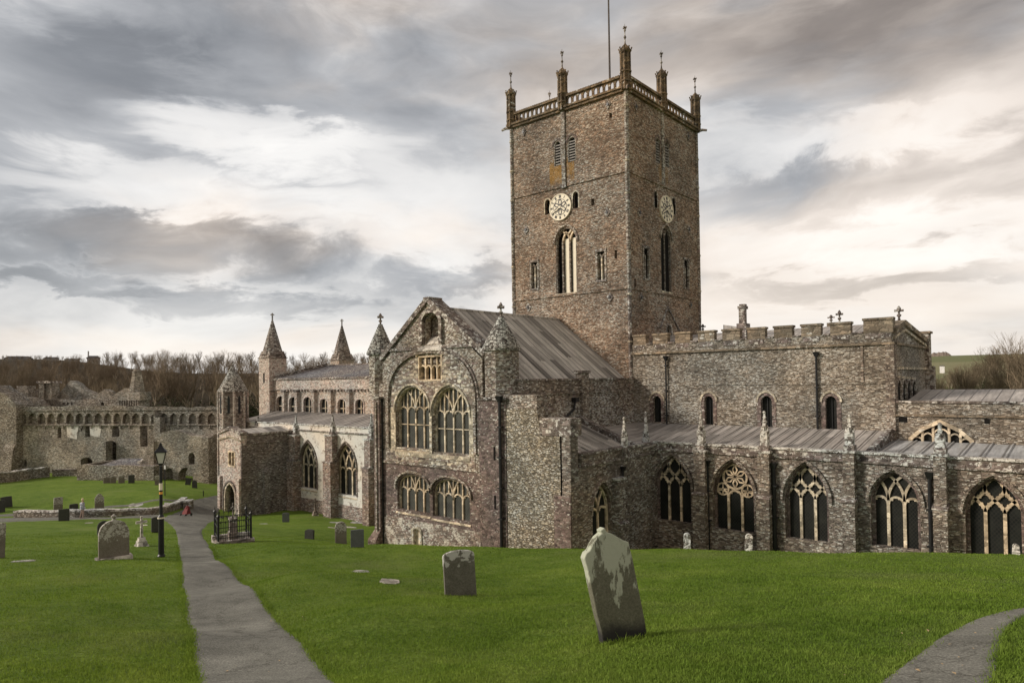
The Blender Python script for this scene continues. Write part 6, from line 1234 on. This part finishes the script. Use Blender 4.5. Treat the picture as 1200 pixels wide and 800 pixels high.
for k in range(75):
    px_ = 1076+rt.uniform(0, 180); d = rt.uniform(78, 118) if k > 30 else rt.uniform(118, 150); p = polar_pt(px_, d); p.z = gh(p.x, p.y)-.2; dep = p.dot(CF); t = (px_-1085)/115
    sky_y = 452-40*max(0, min(1, t*1.35)) + rt.uniform(-6, 14); hz = 459-.0148*px_; h = (hz-sky_y)/FPX*dep-p.z; h = min(max(h, 2.5), 12); q = rt.choice((0, 1, 2, 3, 4, 1, 2, 3, 5, 6))
    place('bare_tree', (TM+BM)[q], p, rt.uniform(0, 6.3), h/(11 if q < 5 else 6), 'bare twiggy tree in the thicket behind the east chapel roof', 'tree', 'bare trees of the thicket on the right')
p = polar_pt(1200, 62); p.z = gh(p.x, p.y)-.2; place('bare_tree', TM[4], p, 1.0, ((441-391)/FPX*p.dot(CF)-p.z)/11, 'tallest bare tree, rising at the right edge of the picture', 'tree', None)
p = polar_pt(1173, 74); p.z = gh(p.x, p.y)-.2; place('bare_tree', TM[0], p, 2.0, ((441-418)/FPX*p.dot(CF)-p.z)/11, 'spreading bare tree just left of the tallest one', 'tree', None)
# undergrowth: leafy scrub under the wood, one mass
def scrub(name, spots, label, size=.35, per=260):
    V = []; F_ = []
    for (x, y, z, rx, h) in spots:
        for _ in range(per):
            t = rt.uniform(0, 6.283); f = rt.random()**.5; a_ = Vector((x+rx*f*math.cos(t), y+rx*f*math.sin(t), z+h*rt.random()**.8*(1-.5*f*f))); d1 = Vector((rt.uniform(-1, 1), rt.uniform(-1, 1), rt.uniform(-1, 1)))*size; d2 = Vector((rt.uniform(-1, 1), rt.uniform(-1, 1), rt.uniform(-1, 1)))*size*.7; b0 = len(V)
            V += [tuple(a_+d1), tuple(a_+d2), tuple(a_-d1*.8)]; F_.append((b0, b0+1, b0+2))
    me = bpy.data.meshes.new(name); me.from_pydata(V, [], F_); me.materials.append(M['ivy']); o = bpy.data.objects.new(name, me); col.objects.link(o); tag(o, label, 'scrub', None, 'stuff')
sp_ = []
for k in range(120):
    px_ = rt.uniform(120, 440) if k < 85 else rt.uniform(-30, 150); d = rt.uniform(150, 172); p = polar_pt(px_, d); sp_.append((p.x, p.y, gh(p.x, p.y)-.3, rt.uniform(2.5, 4.5), rt.uniform(4.5, 10.5) if k < 85 else rt.uniform(1.5, 3.5)))
scrub('undergrowth', sp_, 'dark evergreen undergrowth filling the foot of the wood', .3, 420)
sp_ = []
for k in range(45):
    px_ = rt.uniform(1080, 1260); d = rt.uniform(85, 120); p = polar_pt(px_, d); sp_.append((p.x, p.y, gh(p.x, p.y)-.3, rt.uniform(1.5, 2.6), rt.uniform(.8, 2.2)))
scrub('undergrowth', sp_, 'dark scrub below the bare trees on the right', .16, 350)

# ------------------------------------------------------------------ far houses and crag
roofm = simple('dark_roof', (.05, .042, .04), .8); wallm = simple('far_render', (.42, .4, .37), .8)
def house(px0, px1, d, ytop, yeave, label, wall=wallm, chim=False):
    a_ = polar_pt(px0, d); c_ = polar_pt(px1, d); hz = 459-.0148*(px0+px1)/2; dep = (a_+c_).dot(CF)/2; ytop += 2.2; yeave += 1.8; ze = (hz-yeave)/FPX*dep; zt_ = (hz-ytop)/FPX*dep; U = (c_-a_).normalized(); L = (c_-a_).length; D = 8; g0 = gh(a_.x, a_.y)-4 if wall is wallm else ze-3.2
    o = empty('house', (a_.x, a_.y, ze-3)); o.rotation_euler = (0, 0, math.atan2(U.y, U.x)); b = MB(); b.box(L*.06, L*.94, .4, D-.4, g0-ze+3, 3, wall); b.build('wall', o, local=True)
    b = MB(); h = zt_-ze; i = min(h*1.5, L*.2); b.add([(0, 0, 3), (L, 0, 3), (L, D, 3), (0, D, 3), (i, D/2, 3+h), (L-i, D/2, 3+h)], [(0, 1, 5, 4), (1, 2, 5), (2, 3, 4, 5), (3, 0, 4), (3, 2, 1, 0)], roofm); ro = b.build('roof', o, local=True)
    if chim: b = MB(); b.box(L*.1, L*.2, D/2-.8, D/2+.8, 3, 3+h+1.5, wall); b.build('chimney', ro, local=True)
    b = MB()
    for k in range(3): b.box(L*(.2+.25*k), L*(.2+.25*k)+L*.05, .3, .42, 1.6, 2.3, 'glass')
    if wall is wallm: b.build('window', o, local=True)
    tag(o, label, 'house')
house(4, 39, 262, 418.6, 422, 'wide dark-roofed house on the skyline at the far left'); house(50, 70, 262, 419.6, 422, 'small dark-roofed house on the skyline behind the wood'); house(75, 95, 264, 421.6, 423, 'low roofline between the small house and the chimneyed one'); house(101, 118, 264, 418.2, 421.5, 'pale gabled house with chimney on the skyline', chim=True)
whm = simple('white_render', (.75, .73, .7), .7); house(1101, 1107.5, 330, 429.6, 430.6, 'tiny white farmhouse in the far green fields', whm)
b = MB(); a_ = polar_pt(1089, 760); c_ = polar_pt(1116, 760); rr = random.Random(3); U = (c_-a_).normalized(); L = (c_-a_).length; V = []; nn = 16
for i in range(nn+1):
    f = i/nn; h = (4.2*min(1, f*5, (1-f)*4)**.6)*rr.uniform(.85, 1.1); p = a_+U*L*f; zg_ = gh(p.x, p.y); N2 = Vector((U.y, -U.x, 0))
    V += [tuple(p+N2*(12)+Vector((0, 0, zg_-3))), tuple(p+N2*4+Vector((0, 0, zg_+h*.8))), tuple(p-N2*6+Vector((0, 0, zg_+h))), tuple(p-N2*20+Vector((0, 0, zg_-3)))]
b.add(V, [(4*i+k, 4*i+k+1, 4*i+k+5, 4*i+k+4) for i in range(nn) for k in range(3)], simple('crag_rock', (.2, .16, .13), .9, .2, .4, .3)); o = b.build('crag'); tag(o, 'rocky outcrop on the skyline right of the east gable', 'rock')

# ------------------------------------------------------------------ grass blades and litter
def in_poly(xy, poly):
    x, y = xy[:, 0], xy[:, 1]; ins = np.zeros(len(xy), bool); n = len(poly); j = n-1
    for i in range(n):
        xi, yi = poly[i]; xj, yj = poly[j]; c_ = ((yi > y) != (yj > y)) & (x < (xj-xi)*(y-yi)/((yj-yi) if yj != yi else 1e-9)+xi); ins ^= c_; j = i
    return ins
NB = 520000
az_ = np.radians(rng.uniform(-84, -0, NB)); dist = np.exp(rng.uniform(np.log(5.0), np.log(48), NB)*1.0); bx = np.column_stack([dist*np.sin(az_), dist*np.cos(az_)])
keep = np.ones(NB, bool)
for P_2 in PATHS: keep &= ~in_poly(bx, P_2)
bx = bx[keep]; dist = dist[keep]; NB = len(bx)
# heights from the ground mesh itself, through its regular polar grid
ra_ = np.array(rad[1:]); ri = np.clip(np.searchsorted(ra_, dist)-1, 0, len(ra_)-2); fr_ = (dist-ra_[ri])/(ra_[ri+1]-ra_[ri]); ad = np.degrees(np.arctan2(bx[:, 0], bx[:, 1])); ai = np.clip(((ad+92)/.3).astype(int), 0, NA-2); fa = (ad+92)/.3-ai
Z2 = zz.reshape(len(ra_), NA); bz = (Z2[ri, ai]*(1-fr_)*(1-fa)+Z2[ri+1, ai]*fr_*(1-fa)+Z2[ri, ai+1]*(1-fr_)*fa+Z2[ri+1, ai+1]*fr_*fa)
vx = []
for P_2 in PATHS:
    for (xa, ya), (xb, yb) in zip(P_2, P_2[1:]+P_2[:1]):
        dm = math.hypot((xa+xb)/2, (ya+yb)/2); L_ = math.hypot(xb-xa, yb-ya)
        if dm < 34 and L_ < 1.2: k_ = int(L_*min(420, 4200/dm)); t_ = rng.random(k_)[:, None]; vx.append(np.array([[xa, ya]])*(1-t_)+np.array([[xb, yb]])*t_+rng.normal(0, .045, (k_, 2)))
for gx_, gy_, gw_, ga_ in NEAR:      # longer tufts where the mower cannot reach
    k_ = int(gw_*900/max(1, math.hypot(gx_, gy_)/9)); t_ = rng.uniform(-.6, .6, k_)*gw_; o2 = rng.choice([-1, 1], k_)*rng.uniform(.06, .13, k_)
    vx.append(np.column_stack([gx_+t_*math.cos(ga_)-o2*math.sin(ga_), gy_+t_*math.sin(ga_)+o2*math.cos(ga_)]))
vx = np.vstack(vx); NV = len(vx); vz = np.array([gh(x, y) for x, y in vx])
bx = np.vstack([bx, vx]); bz = np.concatenate([bz, vz]); dist = np.concatenate([dist, np.hypot(vx[:, 0], vx[:, 1])]); NB = len(bx)
th = rng.uniform(0, 2*np.pi, NB); pat_ = np.sin(bx[:, 0]*1.9+1.7*np.sin(bx[:, 1]*1.3))*np.sin(bx[:, 1]*2.3+1.5*np.sin(bx[:, 0]*1.1))
hh_ = rng.uniform(.015, .038, NB)*(1+.35*pat_)*(1+.4*(rng.random(NB) < .06)); wd_ = .0035+.00042*dist; hh_[-NV:] *= rng.uniform(1., 2.0, NV); le = rng.normal(0, .5, NB)*hh_; th2 = rng.uniform(0, 2*np.pi, NB)
A0 = np.column_stack([bx[:, 0]-np.cos(th)*wd_, bx[:, 1]-np.sin(th)*wd_, bz-.004]); A1 = np.column_stack([bx[:, 0]+np.cos(th)*wd_, bx[:, 1]+np.sin(th)*wd_, bz-.004]); A2 = np.column_stack([bx[:, 0]+np.cos(th2)*le, bx[:, 1]+np.sin(th2)*le, bz+hh_])
vv = np.stack([A0, A1, A2], 1).reshape(-1, 3).astype(np.float32)
me = bpy.data.meshes.new('grass'); me.vertices.add(len(vv)); me.vertices.foreach_set('co', vv.ravel()); me.loops.add(len(vv)); me.loops.foreach_set('vertex_index', np.arange(len(vv), dtype=np.int32)); me.polygons.add(NB); me.polygons.foreach_set('loop_start', np.arange(0, len(vv), 3, dtype=np.int32)); me.update(calc_edges=True)
me.materials.append(M['blade']); go = bpy.data.objects.new('grass', me); col.objects.link(go); tag(go, 'short green grass blades of the near lawn', 'grass', None, 'stuff')
lf = MB(); lf.add([(-.03, 0, 0), (0, .018, .008), (.035, .004, .004), (0, -.02, .01)], [(0, 3, 1), (1, 3, 2)], simple('dry_leaf', (.42, .3, .17), .8)); l0 = lf.build('fallen_leaf', local=True)
lm = l0.data; rl = random.Random(9); first = True
spots_ = [(rl.uniform(1060, 1175), rl.uniform(735, 798)) for _ in range(12)]+[(rl.uniform(240, 370), rl.uniform(720, 798)) for _ in range(12)]+[(1057, 745), (1055, 718), (990, 795)]
for px_, py_ in spots_:
    o = l0 if first else l0.copy()
    if not first: col.objects.link(o)
    first = False; p = gp(px_, py_); o.location = p+Vector((0, 0, .035)); o.rotation_euler = (rl.uniform(-.2, .2), rl.uniform(-.2, .2), rl.uniform(0, 6)); s = rl.uniform(.3, .75); o.scale = (s, s, s)
    tag(o, 'tiny dry leaf lying near the path', 'leaf', 'fallen leaves on paths and lawn')
